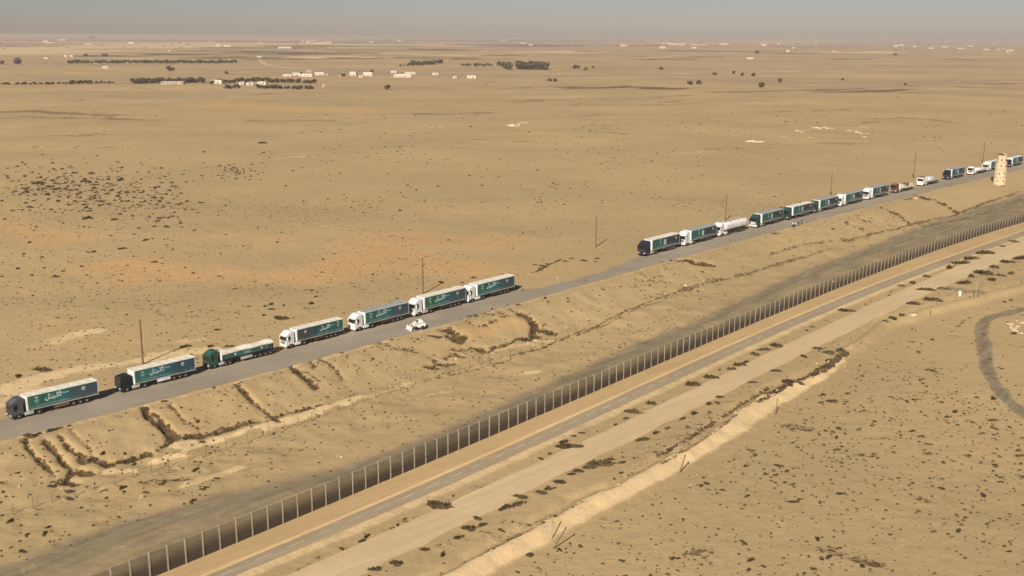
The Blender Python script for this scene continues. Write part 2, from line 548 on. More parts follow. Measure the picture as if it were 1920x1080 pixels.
def base_height(X, Y):
    dr = ROAD.d(X, Y)
    bs = np.maximum((ROAD(X) - BASE(X)) / np.sqrt(1 + ROAD.slope(X) ** 2), 6.0)
    z = -3.2 * sstep(0.6, 1.0 * bs + 2.5, dr)
    z = z + (ZC + 3.2) * sstep(bs + 1, bs + 9, dr)
    ds = bank_dist(X, Y)
    w = np.maximum((SCARP(X) - SCARP2(X)) / np.sqrt(1 + SCARP.slope(X) ** 2), 2.5)
    z = z + (ZP - ZC) * sstep(0.3, w, ds)
    # shallow ditch along the top of the near bank
    z = z - 0.55 * np.exp(-((ds + 1.2) / 0.8) ** 2)
    r = np.hypot(X, Y)
    und = 0.8 * vnoise(X / 70, Y / 45, 1) + 0.22 * vnoise(X / 23, Y / 17, 2) + 0.10 * vnoise(X / 6, Y / 5, 3)
    und = und + sstep(500, 1800, r) * (3.5 * vnoise(X / 420, Y / 300, 4))
    und = und + sstep(2500, 9000, r) * (5.0 * vnoise(X / 1900, Y / 1500, 5))
    und = und + sstep(9000, 22000, r) * (7.0 * (0.5 + 0.5 * vnoise(X / 5200, Y / 4200, 6)))
    wl = sstep(11.5, 60, -dr)
    wr = sstep(3, 45, ds - w)
    micro = 0.20 * vnoise(X / 5.0, Y / 4.0, 7) + 0.13 * vnoise(X / 1.9, Y / 1.9, 8)
    slope_zone = sstep(2.0, 4.0, dr) * (1 - sstep(bs + 16, bs + 22, dr))
    mid = sstep(1, 3, dr - bs) * sstep(1.0, 4.0, GRAV.d(X, Y) * -1)
    return z + und * np.maximum(wl, wr) + micro * slope_zone + 0.22 * vnoise(X / 9.0, Y / 6.0, 9) * mid * slope_zone

def P(px, py, it=14):
    """photograph pixel -> point on the ground"""
    px, py = np.atleast_1d(np.asarray(px, float)), np.atleast_1d(np.asarray(py, float))
    z = np.full(px.shape, -2.0)
    for k in range(it):
        X, Y = on_plane(px, py, z)
        z = 0.35 * z + 0.65 * base_height(X, Y)
    X, Y = on_plane(px, py, z)
    return X, Y, z

STROKES = []   # (kind, xs, ys, half width, strength, depth)
def stroke(kind, pts, w, strength=1.0, depth=0.0):
    p = np.array(pts, float)
    X, Y, _ = P(p[:, 0], p[:, 1])
    STROKES.append((kind, X, Y, w, strength, depth))

def seg_dist(X, Y, xs, ys):
    best = np.full(X.shape, 1e9)
    for i in range(len(xs) - 1):
        ax, ay, bx, by = xs[i], ys[i], xs[i + 1], ys[i + 1]
        dx, dy = bx - ax, by - ay
        t = np.clip(((X - ax) * dx + (Y - ay) * dy) / max(dx * dx + dy * dy, 1e-9), 0, 1)
        best = np.minimum(best, np.hypot(X - ax - t * dx, Y - ay - t * dy))
    return best

# erosion gullies in the convoy road's embankment
GULLIES = [([(48, 822), (50, 835), (57, 845), (65, 853), (80, 868), (92, 880), (104, 890)], .55, .8),
    ([(86, 825), (92, 835), (101, 847), (112, 853)], .8, 1.0),
    ([(112, 815), (119, 826), (128, 838), (140, 849), (150, 852)], .65, .8),
    ([(110, 853), (118, 865), (124, 872), (140, 882), (158, 887), (172, 887)], .8, .9),
    ([(131, 884), (128, 894), (122, 903)], .9, .8), ([(106, 901), (120, 903), (143, 906)], .8, .7),
    ([(165, 859), (178, 863), (190, 868)], 1.7, 1.0), ([(130, 803), (145, 818), (160, 833), (176, 846)], .35, .5),
    ([(272, 764), (278, 778), (290, 792), (305, 803), (316, 815), (328, 822)], .7, 1.0),
    ([(283, 772), (295, 780), (303, 790), (310, 797)], .7, .8), ([(310, 800), (322, 812), (335, 818)], 1.0, 1.0),
    ([(318, 824), (312, 833), (304, 838)], .7, .7), ([(318, 759), (330, 768), (338, 780), (345, 787), (360, 795), (372, 802)], .5, .7),
    ([(352, 816), (370, 816), (395, 811), (430, 802), (485, 789)], 1.1, .8), ([(212, 867), (228, 863), (255, 857), (275, 851)], 1.1, .9),
    ([(440, 719), (452, 731), (464, 744), (480, 757)], .7, .8), ([(450, 724), (470, 745), (495, 768), (522, 790)], .6, .7),
    ([(545, 687), (563, 702), (574, 710), (590, 724)], .9, .9), ([(558, 690), (580, 700), (600, 716)], .6, .5),
    ([(599, 672), (619, 683), (630, 692), (642, 708)], .8, .8), ([(578, 676), (590, 687)], .6, .6),
    ([(520, 779), (545, 772), (575, 765), (603, 757)], .8, .8),
    ([(806, 627), (820, 630), (840, 629)], 1.0, .9), ([(828, 617), (840, 619), (850, 624)], 1.4, 1.0), ([(850, 633), (858, 636), (868, 631)], 1.5, 1.0),
    ([(870, 600), (885, 606), (900, 610), (915, 607)], .7, .7), ([(900, 587), (915, 586), (930, 590), (945, 593)], .7, .7), ([(918, 603), (930, 600), (935, 602)], .8, .6),
    ([(925, 578), (940, 585), (955, 590)], .6, .6), ([(950, 578), (962, 583)], .6, .6), ([(905, 595), (890, 592), (878, 596)], .5, .6),
    ([(975, 588), (988, 594), (998, 603), (1002, 612), (1001, 622), (993, 634)], 1.3, 1.1), ([(1002, 616), (1018, 617), (1034, 624)], 1.6, 1.0), ([(990, 634), (1003, 630)], 1.8, 1.0),
    ([(885, 653), (900, 657), (912, 657), (925, 651), (945, 645), (965, 638), (985, 630)], .7, .8), ([(900, 654), (914, 654)], 1.5, .8),
    ([(845, 652), (860, 655), (875, 655)], .7, .6), ([(835, 670), (850, 662), (865, 668)], 1.2, .6), ([(815, 678), (830, 682), (850, 684)], 1.2, .7), ([(800, 686), (810, 688)], 1.5, .9),
    ([(700, 640), (720, 645), (745, 652), (775, 653)], .9, .5), ([(712, 650), (740, 655), (770, 658)], .7, .4),
    ([(1291, 486), (1302, 494), (1310, 493)], 1.2, .9), ([(1315, 495), (1326, 495), (1338, 496)], 1.5, 1.0), ([(1270, 488), (1284, 490)], .9, .6),
    ([(1320, 464), (1340, 460), (1362, 453), (1375, 450)], 1.0, .5), ([(1440, 437), (1462, 436)], .9, .7),
    ([(1650, 389), (1666, 394), (1682, 400), (1698, 413), (1709, 421)], .9, .8), ([(1723, 368), (1746, 375), (1774, 384), (1790, 395), (1797, 401)], 1.5, .9),
    ([(1576, 410), (1590, 419), (1618, 430)], .7, .6), ([(1597, 401), (1618, 412), (1634, 419)], .7, .6), ([(1692, 374), (1708, 371), (1722, 367)], .8, .6),
    ([(1205, 560), (1225, 554), (1250, 547)], .7, .4), ([(1200, 525), (1230, 527), (1260, 530)], .8, .35), ([(1195, 510), (1215, 520), (1245, 517)], .7, .35)]
for pts, w, s in GULLIES:
    stroke('soil_shade', pts, w * .80, min(1.0, s * 1.1), 0.60 * s)
# dark wheel ruts and drainage line at the foot of the slope
for pts, w, s in (([(960, 666), (1010, 655), (1067, 630), (1135, 602), (1210, 567), (1282, 543)], .45, .75), ([(1075, 632), (1140, 606), (1212, 573), (1275, 552)], .4, .6),
                  ([(1282, 543), (1330, 527), (1385, 517), (1440, 500), (1510, 480)], 1.3, .62), ([(1300, 552), (1345, 560), (1400, 563)], .6, .5), ([(1440, 478), (1480, 466), (1510, 458), (1583, 447)], .9, .6), ([(1500, 484), (1540, 470), (1600, 462)], 1.0, .55),
                  ([(1583, 451), (1650, 434), (1709, 421), (1787, 404), (1847, 380), (1916, 358)], 1.2, .7), ([(1700, 430), (1780, 416), (1850, 398), (1920, 372)], 1.6, .5),
                  ([(0, 973), (90, 950), (178, 925), (260, 902), (353, 872), (420, 850)], .22, .5), ([(420, 850), (520, 818), (610, 786), (700, 752), (820, 712)], .2, .45),
                  ([(800, 712), (860, 700), (900, 690), (960, 672)], .35, .6), ([(0, 905), (20, 902)], .6, .6),
                  ([(278, 904), (300, 905), (345, 896)], .9, .6), ([(320, 898), (352, 895)], .7, .6),
                  # ruts and ditch at the top of the near bank
                  ([(900, 1040), (960, 1008), (1048, 962), (1100, 936)], .45, .6), ([(1230, 858), (1290, 822), (1340, 790), (1380, 765), (1440, 728)], .4, .7), ([(1240, 868), (1300, 835), (1345, 805), (1382, 775)], .4, .6),
                  ([(1440, 737), (1455, 731), (1481, 718), (1507, 708), (1540, 688), (1568, 674), (1584, 656)], .85, .95), ([(1420, 752), (1440, 742), (1460, 732)], .5, .8), ([(1520, 706), (1545, 694), (1562, 684)], .4, .8),
                  ([(1620, 640), (1590, 660)], .3, .4), ([(1770, 600), (1805, 598), (1825, 592)], .4, .55), ([(1795, 612), (1805, 602), (1822, 594)], .5, .55), ([(1772, 626), (1790, 629), (1808, 630)], .7, .5)):
    stroke('soil_shade', pts, w, s, 0.25 * s)
# vegetation-stained low patches on the near plain
for pts, w, s in (([(1660, 742), (1690, 747), (1715, 748)], 1.0, .55), ([(1690, 737), (1720, 736), (1750, 738)], .9, .5), ([(1478, 800), (1500, 803), (1515, 805)], 1.3, .6), ([(1625, 822), (1660, 822), (1690, 827)], .7, .5),
                  ([(1535, 1030), (1570, 1040), (1610, 1050), (1660, 1064)], .9, .55), ([(1715, 932), (1735, 938), (1745, 940)], 1.0, .5), ([(1282, 1037), (1320, 1037)], 1.2, .5), ([(1780, 740), (1810, 735)], .6, .4), ([(1470, 885), (1490, 893)], 1.0, .35),
                  ([(1575, 768), (1610, 772), (1640, 773)], .5, .45), ([(1775, 788), (1820, 790)], .5, .5), ([(1140, 1010), (1170, 1020)], .9, .4), ([(1100, 965), (1150, 975)], 1.0, .35), ([(1650, 890), (1700, 897), (1780, 897)], .5, .45), ([(1820, 885), (1860, 892), (1895, 896)], .5, .45)):
    stroke('soil_shade', pts, w, s, 0.0)
# pale loose sand, chalk and orange drift
for pts, w, s in (([(205, 886), (225, 884), (245, 881)], .8, 1.0), ([(287, 866), (310, 860), (345, 850)], .8, .95), ([(330, 836), (360, 838), (380, 832), (440, 815), (500, 795), (590, 770), (680, 744)], .85, .8), ([(355, 835), (370, 834)], 1.3, .8),
                  ([(500, 802), (550, 786), (600, 772)], .9, .8), ([(345, 912), (380, 900), (410, 892), (450, 878)], .9, .6), ([(690, 745), (740, 730), (775, 720)], .8, .5), ([(795, 742), (840, 735)], .7, .6), ([(990, 700), (1008, 697)], .8, .7), ([(985, 637), (1010, 640), (1040, 640)], 1.0, .7), ([(920, 658), (960, 652), (1000, 645)], 1.0, .5),
                  ([(0, 732), (40, 720), (90, 706), (150, 692), (185, 683)], 2.2, .85), ([(20, 722), (88, 705), (150, 694)], 1.5, .6), ([(170, 690), (240, 680), (310, 668), (395, 656)], 2.0, .75), ([(0, 760), (30, 745), (60, 735)], 2.0, .6), ([(110, 640), (150, 627), (175, 621)], 2.4, .55), ([(155, 624), (180, 620)], 1.6, .9), ([(350, 640), (385, 636)], 1.2, .5), ([(318, 580), (350, 578)], 2.0, .35)):
    stroke('pale', pts, w * 1.3, s, -0.12 * s)
for pts, w, s in (([(-40, 420), (40, 430), (90, 450)], 9, .9), ([(240, 500), (330, 512), (470, 520), (600, 515)], 10, .9), ([(420, 440), (520, 450)], 9, .5), ([(620, 500), (730, 480), (820, 500), (900, 505)], 10, .95),
                  ([(700, 470), (780, 450), (900, 455)], 14, .8), ([(820, 540), (900, 520), (980, 510), (1060, 500)], 6, .55), ([(80, 610), (160, 640), (240, 650)], 6, .45), ([(700, 380), (780, 385)], 20, .35), ([(400, 195), (560, 205), (640, 205)], 30, .6),
                  ([(930, 250), (1000, 250)], 16, .7), ([(880, 620), (930, 615), (985, 608)], 3.0, .6), ([(350, 760), (430, 735)], 5, .5), ([(840, 650), (900, 640)], 3, .3), ([(620, 790), (760, 750)], 3, .35), ([(240, 920), (330, 920)], 3, .4), ([(500, 870), (700, 800), (850, 750)], 3, .3)):
    stroke('orange', pts, w, s, 0.0)
# the curving gravel track and the gravelled patch on the right
stroke('gravel', [(1990, 566), (1918, 580), (1885, 589), (1857, 595), (1845, 603), (1839, 617), (1842, 635), (1846, 658), (1850, 690), (1862, 715), (1884, 745), (1914, 772), (1960, 800)], 1.5, 1.0, 0.05)
stroke('gravel', [(1783, 541), (1800, 543), (1825, 546), (1842, 548)], 2.2, .85, 0.0)
# far pale fields and dark field edges, shrub lines and painted-in ridge shading
for pts, w, s in (([(20, 95), (90, 97), (160, 98), (222, 94)], 22, 1.0), ([(95, 89), (140, 88)], 60, .8), ([(298, 96), (325, 97)], 20, .8), ([(480, 105), (488, 113), (500, 122), (545, 128)], 6, .7), ([(500, 124), (600, 131)], 8, .6),
                  ([(1272, 138), (1305, 139)], 12, .8), ([(1440, 134), (1500, 133), (1600, 135)], 9, .9), ([(1440, 142), (1500, 143), (1558, 144)], 9, .9), ([(1640, 133), (1695, 132)], 9, .7), ([(1265, 144), (1280, 144)], 8, .6), ([(1360, 136), (1420, 136)], 8, .6), ([(540, 82), (620, 81)], 40, .8), ([(660, 78), (690, 77)], 50, .6), ([(430, 83), (475, 83)], 40, .5), ([(770, 141), (805, 142)], 8, .6), ([(1470, 104), (1495, 103)], 16, .6), ([(500, 84), (545, 82)], 40, .7)):
    stroke('pale', pts, w, s, 0.0)
for pts, w, s in (([(0, 210), (60, 208), (130, 213), (200, 217)], 3.0, .6), ([(0, 222), (60, 220), (150, 221), (300, 225)], 3.0, .55), ([(700, 214), (760, 213), (840, 215), (920, 211)], 2.6, .55), ([(860, 261), (920, 263), (1000, 266)], 2.0, .55), ([(960, 190), (1060, 187), (1180, 185), (1300, 178)], 3.0, .55),
                  ([(1075, 164), (1130, 164), (1190, 163), (1240, 166)], 9.0, .75), ([(970, 165), (1000, 162), (1090, 164)], 4, .5), ([(1080, 198), (1200, 197), (1340, 193)], 2.4, .55), ([(1340, 173), (1440, 171), (1540, 169), (1620, 166)], 5, .6), ([(1560, 173), (1640, 171), (1700, 167)], 7, .65), ([(1700, 174), (1760, 173)], 5, .5), ([(1830, 157), (1930, 156)], 6, .7), ([(1830, 165), (1930, 170)], 10, .4), ([(1640, 123), (1695, 124)], 8, .6), ([(1720, 124), (1810, 125)], 9, .45),
                  ([(1455, 236), (1500, 231), (1540, 230)], 2.0, .45), ([(1640, 223), (1690, 221), (1740, 224), (1800, 231)], 2.0, .55), ([(0, 241), (80, 239), (140, 242)], 2.5, .35), ([(480, 226), (560, 226), (620, 226)], 3.0, .5), ([(1100, 217), (1170, 215)], 2.5, .4), ([(1540, 124), (1480, 130)], 4, .4), ([(530, 123), (600, 124)], 8, .4), ([(640, 170), (730, 171)], 4, .4), ([(760, 166), (840, 165)], 4, .4), ([(240, 232), (380, 240)], 3, .3),
                  ([(200, 300), (260, 306), (330, 310)], 1.6, .35), ([(0, 288), (60, 286), (140, 294)], 2, .35), ([(1000, 512), (1020, 503), (1035, 494), (1052, 487)], .6, .9), ([(965, 518), (1000, 512)], .4, .5)):
    far_k = 3.2 if pts[0][1] < 235 and w < 30 else 1.0
    stroke('soil_shade', pts, w * far_k, s, -0.2 if w < 1 else 0.0)

rs = random.Random(5)
for q in range(90):
    y = rs.uniform(74, 112)
    x, L = (rs.uniform(380, 1340) if rs.random() < .6 else rs.uniform(-20, 1940)), rs.uniform(25, 130)
    zz = H * FPX / (y - 68.5)
    stroke('soil_shade' if rs.random() < .68 else 'pale', [(x, y), (x + L * .5, y + rs.uniform(-.5, .5)), (x + L, y + rs.uniform(-.7, .7))], zz * zz / (H * FPX) * rs.uniform(.5, 1.0), rs.uniform(.5, .85), 0.0)
for q in range(120):
    y = 84 + 210 * rs.random() ** 1.5
    x, L = rs.uniform(-20, 1940), rs.uniform(40, 190)
    d = rs.uniform(-4, 4)
    zz = H * FPX / (y - 64)
    stroke('soil_shade', [(x, y), (x + L * .5, y + d * .5 + rs.uniform(-2, 2)), (x + L, y + d)], zz * rs.uniform(.004, .009), rs.uniform(.3, .55), 0.0)
    if q % 3 == 0:
        stroke('pale', [(x - 60, y + 7), (x + L - 90, y + 7 + d)], zz * rs.uniform(.004, .009), rs.uniform(.3, .55), 0.0)

def fields(X, Y):
    """height and material masks at ground points"""
    z = base_height(X, Y)
    mk = {k: np.zeros(X.shape) for k in ('orange', 'pale', 'gravel', 'soil_shade')}
    for kind, xs, ys, w, s, depth in STROKES:
        pad = w * 3 + 1
        sel = np.nonzero((X > xs.min() - pad) & (X < xs.max() + pad) & (Y > ys.min() - pad) & (Y < ys.max() + pad))[0]
        if len(sel) == 0:
            continue
        jit = (0.55 * vnoise(X[sel] / (w * 2.0 + .5), Y[sel] / (w * 2.0 + .5), 21) + 0.35 * vnoise(X[sel] / (w * .5 + .2), Y[sel] / (w * .5 + .2), 22)) * w * (0.35 if kind == 'gravel' else 1.0)
        dd = seg_dist(X[sel], Y[sel], xs, ys) + jit
        hard = 0.45 if kind != 'orange' else 0.0
        f = s * (1 - sstep(w * hard, w * (1.45 if kind != 'orange' else 2.2), dd))
        mk[kind][sel] = np.maximum(mk[kind][sel], f)
        if depth:
            z[sel] -= depth * (1 - sstep(0.0, w * 1.5, dd))
    dg, df = GRAV.d(X, Y), FENCE.d(X, Y)
    near_fence = sstep(-12, -2, df)
    g = sstep(-2.5, 4.5, dg) * (1 - sstep(-0.4, 0.2, df))
    dark_band = np.exp(-((dg - 3.2) / 2.2) ** 2)
    mk['gravel'] = np.maximum(mk['gravel'], g * np.clip(0.62 + 0.5 * dark_band + 0.15 * vnoise(X / 14, Y / 14, 31) + 0.22 * sstep(60, 160, X), 0, 1))
    # pale shoulders and the chalky near bank, its sunlit brightness painted in
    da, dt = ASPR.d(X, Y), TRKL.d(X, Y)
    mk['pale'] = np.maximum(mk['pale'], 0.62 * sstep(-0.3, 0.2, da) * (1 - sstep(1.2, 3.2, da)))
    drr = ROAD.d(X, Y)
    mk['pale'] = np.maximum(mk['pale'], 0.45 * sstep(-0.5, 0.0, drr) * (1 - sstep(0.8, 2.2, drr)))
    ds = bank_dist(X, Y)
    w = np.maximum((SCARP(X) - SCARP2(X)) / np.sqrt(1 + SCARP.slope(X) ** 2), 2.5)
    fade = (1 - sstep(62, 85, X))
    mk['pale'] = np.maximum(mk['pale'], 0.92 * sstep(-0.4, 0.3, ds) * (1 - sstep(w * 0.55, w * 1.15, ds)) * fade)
    patch = 0.5 + 0.5 * vnoise(X / 6, Y / 6, 35) + 0.35 * vnoise(X / 1.6, Y / 1.6, 36)
    mk['soil_shade'] = np.maximum(mk['soil_shade'], 0.34 * patch * sstep(-2.6, -1.2, dt) * (1 - sstep(-0.2, 0.3, dt)))
    dk = TRKR.d(X, Y)
    mk['soil_shade'] = np.maximum(mk['soil_shade'], 0.33 * patch * sstep(0.2, 1.5, dk) * (1 - sstep(-1.5, 0.0, ds)))
    mk['soil_shade'] = np.maximum(mk['soil_shade'], 0.30 * patch * sstep(-0.2, 0.4, drr) * (1 - sstep(1.5, 3.5, drr)))
    mk['far'] = sstep(700, 1500, np.hypot(X, Y))
    return z, mk

GRAVEL_ANGLE = math.atan(float(FENCE.slope(40.0)))
M['ground'] = make_ground_mat()
print('fence angle', math.degrees(GRAVEL_ANGLE))

def build_ground():
    r = [2.0]
    while r[-1] < 100: r.append(r[-1] * 1.25)
    r = [q for q in r if q < 100] + [100.0]
    while r[-1] < 34000:
        q = r[-1]
        r.append(q + min(max(q * q / 70000 * 1.55, 0.28), 0.0125 * q))
    r = np.array(r)
    fine = np.arange(-math.radians(31), math.radians(31), 0.00155)
    coarse = np.arange(math.radians(31), 2 * PI - math.radians(31), math.radians(1.5))
    th = np.concatenate([fine, coarse])
    nr, nt = len(r), len(th)
    R, T = np.meshgrid(r, th, indexing='ij')
    X, Y = (R * np.sin(T)).ravel(), (R * np.cos(T)).ravel()
    z, mk = fields(X, Y)
    co = np.stack([X, Y, z], -1)
    co = np.vstack([co, [[0, 0, ZP]]])
    i, j = np.meshgrid(np.arange(nr - 1), np.arange(nt), indexing='ij')
    a, b = i * nt + j, i * nt + (j + 1) % nt
    quads = np.stack([a, a + nt, b + nt, b], -1).reshape(-1, 4)
    tri = np.stack([np.full(nt, nr * nt), np.arange(nt), (np.arange(nt) + 1) % nt], -1)
    loops = np.concatenate([quads.ravel(), tri.ravel()])
    starts = np.concatenate([np.arange(len(quads)) * 4, len(quads) * 4 + np.arange(len(tri)) * 3])
    me = bpy.data.meshes.new('ground')
    me.vertices.add(len(co))
    me.vertices.foreach_set('co', co.ravel().astype(np.float32))
    me.loops.add(len(loops))
    me.loops.foreach_set('vertex_index', loops.astype(np.int32))
    me.polygons.add(len(starts))
    me.polygons.foreach_set('loop_start', starts.astype(np.int32))
    me.update(calc_edges=True)
    me.polygons.foreach_set('use_smooth', np.ones(len(starts), bool))
    for k, v in mk.items():
        at = me.attributes.new(k, 'FLOAT', 'POINT')
        at.data.foreach_set('value', np.append(v, 0).astype(np.float32))
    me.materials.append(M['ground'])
    if me.polygons[0].normal.z < 0:
        me.flip_normals()
    o = link('ground', me)
    tag(o, kind='structure')
    return z.min(), z.max(), len(quads)

ZMIN, ZMAX, NQ = build_ground()
print('ground', ZMIN, ZMAX, NQ)

def ground_z(X, Y):
    X, Y = np.atleast_1d(np.asarray(X, float)), np.atleast_1d(np.asarray(Y, float))
    return fields(X, Y)[0]

# ------------------------------------------------------------------ roads and strips laid on the ground
def strip(name, fl, fr, x0, x1, z, top, mat, step=1.5, jl=0.0, jr=0.0, crown=0.0, cols=5, seed=0):
    xs = np.arange(x0, x1, step)
    yl, yr = fl(xs), fr(xs)
    yl = yl + jl * (vnoise(xs / 3.0, xs * 0, 41 + seed) + 0.6 * vnoise(xs / 1.1, xs * 0, 42 + seed))
    yr = yr + jr * (vnoise(xs / 3.0, xs * 0, 43 + seed) + 0.6 * vnoise(xs / 1.1, xs * 0, 44 + seed))
    vs, fs = [], []
    for k, x in enumerate(xs):
        vs.append((x, yl[k] + 0.05, z - 0.25))
        for c in range(cols):
            t = c / (cols - 1)
            vs.append((x, yl[k] * (1 - t) + yr[k] * t, z + top + crown * math.sin(PI * t)))
        vs.append((x, yr[k] - 0.05, z - 0.25))
    n = cols + 2
    for k in range(len(xs) - 1):
        for c in range(n - 1):
            a = k * n + c
            fs.append((a, a + 1, a + n + 1, a + n))
    me = bpy.data.meshes.new(name)
    me.from_pydata(vs, [], fs)
    me.materials.append(M[mat])
    if me.polygons[2].normal.z < 0:
        me.flip_normals()
    o = link(name, me)
    tag(o, kind='structure')
    return o

def offset_line(L, d):
    return lambda X: L(X) + d * np.sqrt(1 + L.slope(X) ** 2)
def road_far(X):
    drift = 3.9 * sstep(-2, 9, X) * (1 - sstep(22, 38, X))      # sand has drifted over the far lane in the gap of the convoy
    return ROAD(X) + (9.6 - drift) * np.sqrt(1 + ROAD.slope(X) ** 2)
strip('convoy_road', road_far, ROAD, -260, 620, 0.0, 0.07, 'road', 0.8, 0.7, 0.55, 0.05, 9, 1)
strip('sand_strip', offset_line(FENCE, 0.12), offset_line(ASPL, 0.9), -160, 420, ZC, 0.02, 'orange_sand', 1.0, 0.0, 0.2, 0.03, 5, 2)
strip('sand_windrow', offset_line(ASPL, 1.05), offset_line(ASPL, -0.05), -160, 420, ZC, 0.03, 'windrow', 0.8, 0.14, 0.10, 0.14, 6, 3)
asphalt = strip('border_road', offset_line(ASPL, 0.0), ASPR, -160, 420, ZC, 0.05, 'asphalt', 1.0, 0.10, 0.22, 0.03, 7, 4)
strip('dirt_track', TRKL, TRKR, -160, 420, ZC, 0.05, 'track', 0.8, 0.25, 0.45, 0.02, 7, 5)

def line_points(L, x0, x1, spacing, start=0.0):
    xs = np.linspace(x0, x1, 6000)
    ys = L(xs)
    s = np.concatenate([[0], np.cumsum(np.hypot(np.diff(xs), np.diff(ys)))])
    q = np.arange(start, s[-1], spacing)
    return np.interp(q, s, xs), np.interp(q, s, ys)

# dashes: each a thin painted sheet on the border road
mid = lambda X: 0.5 * (ASPL(X) + ASPR(X))
dx, dy = line_points(mid, -70, 130, 5.1, 1.0)
dash_mesh = None
for k in range(len(dx)):
    t = math.atan2(mid(dx[k] + 1) - mid(dx[k] - 1), 2)
    if dash_mesh is None:
        dash_mesh = MB().box((0, 0, 0.002), (2.7, 0.2, 0.006), 'marking').mesh('road_marking')
    o = link('road_marking', dash_mesh, asphalt)
    o.location = (dx[k], dy[k], ZC + 0.05 + 0.03 + 0.006)
    o.rotation_euler = (0, 0, t)

# ------------------------------------------------------------------ border fence
fx, fy = line_points(FENCE, FENCE.xs[0] - 14, FENCE.xs[-1] + 22, 2.55)
fence = empty('border_fence', (fx[0], fy[0], ZC))
tag(fence, 'long high mesh fence of close set grey posts along the orange sand strip', 'fence')
pm = MB()
pm.box((0, 0, 1.72), (0.20, 0.20, 3.56), 'post', 0.02)
pm.box((0, 0, 3.53), (0.26, 0.26, 0.06), 'post')
post_mesh = pm.mesh('post')
for k in range(len(fx)):
    a = link('post', post_mesh, fence)
    a.location = (fx[k] - fx[0], fy[k] - fy[0], 0)
    if k + 1 < len(fx):
        ang = math.atan2(fy[k + 1] - fy[k], fx[k + 1] - fx[k])
        L = math.hypot(fy[k + 1] - fy[k], fx[k + 1] - fx[k])
        a.rotation_euler = (random.uniform(-.012, .012), random.uniform(-.012, .012), ang)
        if k == 0:
            g = MB()
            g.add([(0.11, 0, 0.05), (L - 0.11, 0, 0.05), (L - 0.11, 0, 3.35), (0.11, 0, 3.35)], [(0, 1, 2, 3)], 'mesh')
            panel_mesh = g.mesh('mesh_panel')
            rail_mesh = MB().bar((0.1, 0, 3.36), (L - 0.1, 0, 3.36), 0.018, 'post', 4).mesh('top_wire')
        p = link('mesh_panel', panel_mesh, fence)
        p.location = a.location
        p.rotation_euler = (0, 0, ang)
        w_ = link('top_wire', rail_mesh, p)

# ------------------------------------------------------------------ light wire fence at the foot of the embankment
wl = [(-60, 992), (25, 965), (63, 954), (97, 943), (141, 932), (178, 920), (215, 908), (251, 896), (284, 887), (317, 878), (353, 865), (386, 856), (425, 845), (465, 832), (504, 818), (533, 808), (558, 799), (584, 790),
      (607, 781), (634, 772), (661, 763), (681, 755), (705, 747), (728, 740), (750, 732), (772, 725), (795, 717), (817, 710), (838, 702), (859, 697), (880, 691), (900, 686), (918, 678), (938, 673), (957, 668), (976, 662), (995, 656), (1015, 648), (1040, 640), (1065, 630)]
X, Y, Z = P([p[0] for p in wl], [p[1] for p in wl])
Z = ground_z(X, Y)
wf = empty('wire_fence', (X[0], Y[0], Z[0]))
tag(wf, 'low sagging wire fence on thin posts below the gullied embankment', 'fence')
thin = MB().bar((0, 0, -0.2), (0, 0, 1.75), 0.05, 'wood', 5, 0.04).mesh('post')
for k in range(len(X)):
    o = link('post', thin, wf)
    o.location = (X[k] - X[0], Y[k] - Y[0], Z[k] - Z[0])
    o.rotation_euler = (random.uniform(-.09, .09), random.uniform(-.09, .09), 0)
    if k + 1 < len(X):
        g = MB()
        for hh in (0.55, 1.1, 1.6):
            a = Vector((X[k] - X[0], Y[k] - Y[0], Z[k] - Z[0] + hh))
            b = Vector((X[k + 1] - X[0], Y[k + 1] - Y[0], Z[k + 1] - Z[0] + hh))
            m_ = (a + b) / 2 - Vector((0, 0, 0.12))
            g.bar(a, m_, 0.009, 'chassis', 3).bar(m_, b, 0.009, 'chassis', 3)
        g.build('wire', wf)

# ------------------------------------------------------------------ trucks
LETTER = {}
def ribbon(mb, pts, w, mat, y, mirror=1):
    """flat brush stroke on the trailer side; pts in metres from the print's front edge and floor"""
    pts = [Vector((p[0], p[1])) for p in pts]
    vs = []
    for i, p in enumerate(pts):
        a, b = pts[max(i - 1, 0)], pts[min(i + 1, len(pts) - 1)]
        t = (b - a).normalized()
        n = Vector((-t.y, t.x))
        k = w * (0.55 + 0.45 * math.sin(PI * (i + 0.6) / (len(pts) + 0.2)))
        for s in (1, -1):
            q = p + n * s * k / 2
            vs.append((5.3 - q.x, y, 1.35 + q.y))
    fs = [(2 * i, 2 * i + 1, 2 * i + 3, 2 * i + 2) for i in range(len(pts) - 1)]
    mb.add(vs, fs, mat)

def arc(cx, cy, r, a0, a1, n=7, sy=1.0):
    return [(cx + r * math.cos(math.radians(a0 + (a1 - a0) * i / n)), cy + sy * r * math.sin(math.radians(a0 + (a1 - a0) * i / n))) for i in range(n + 1)]

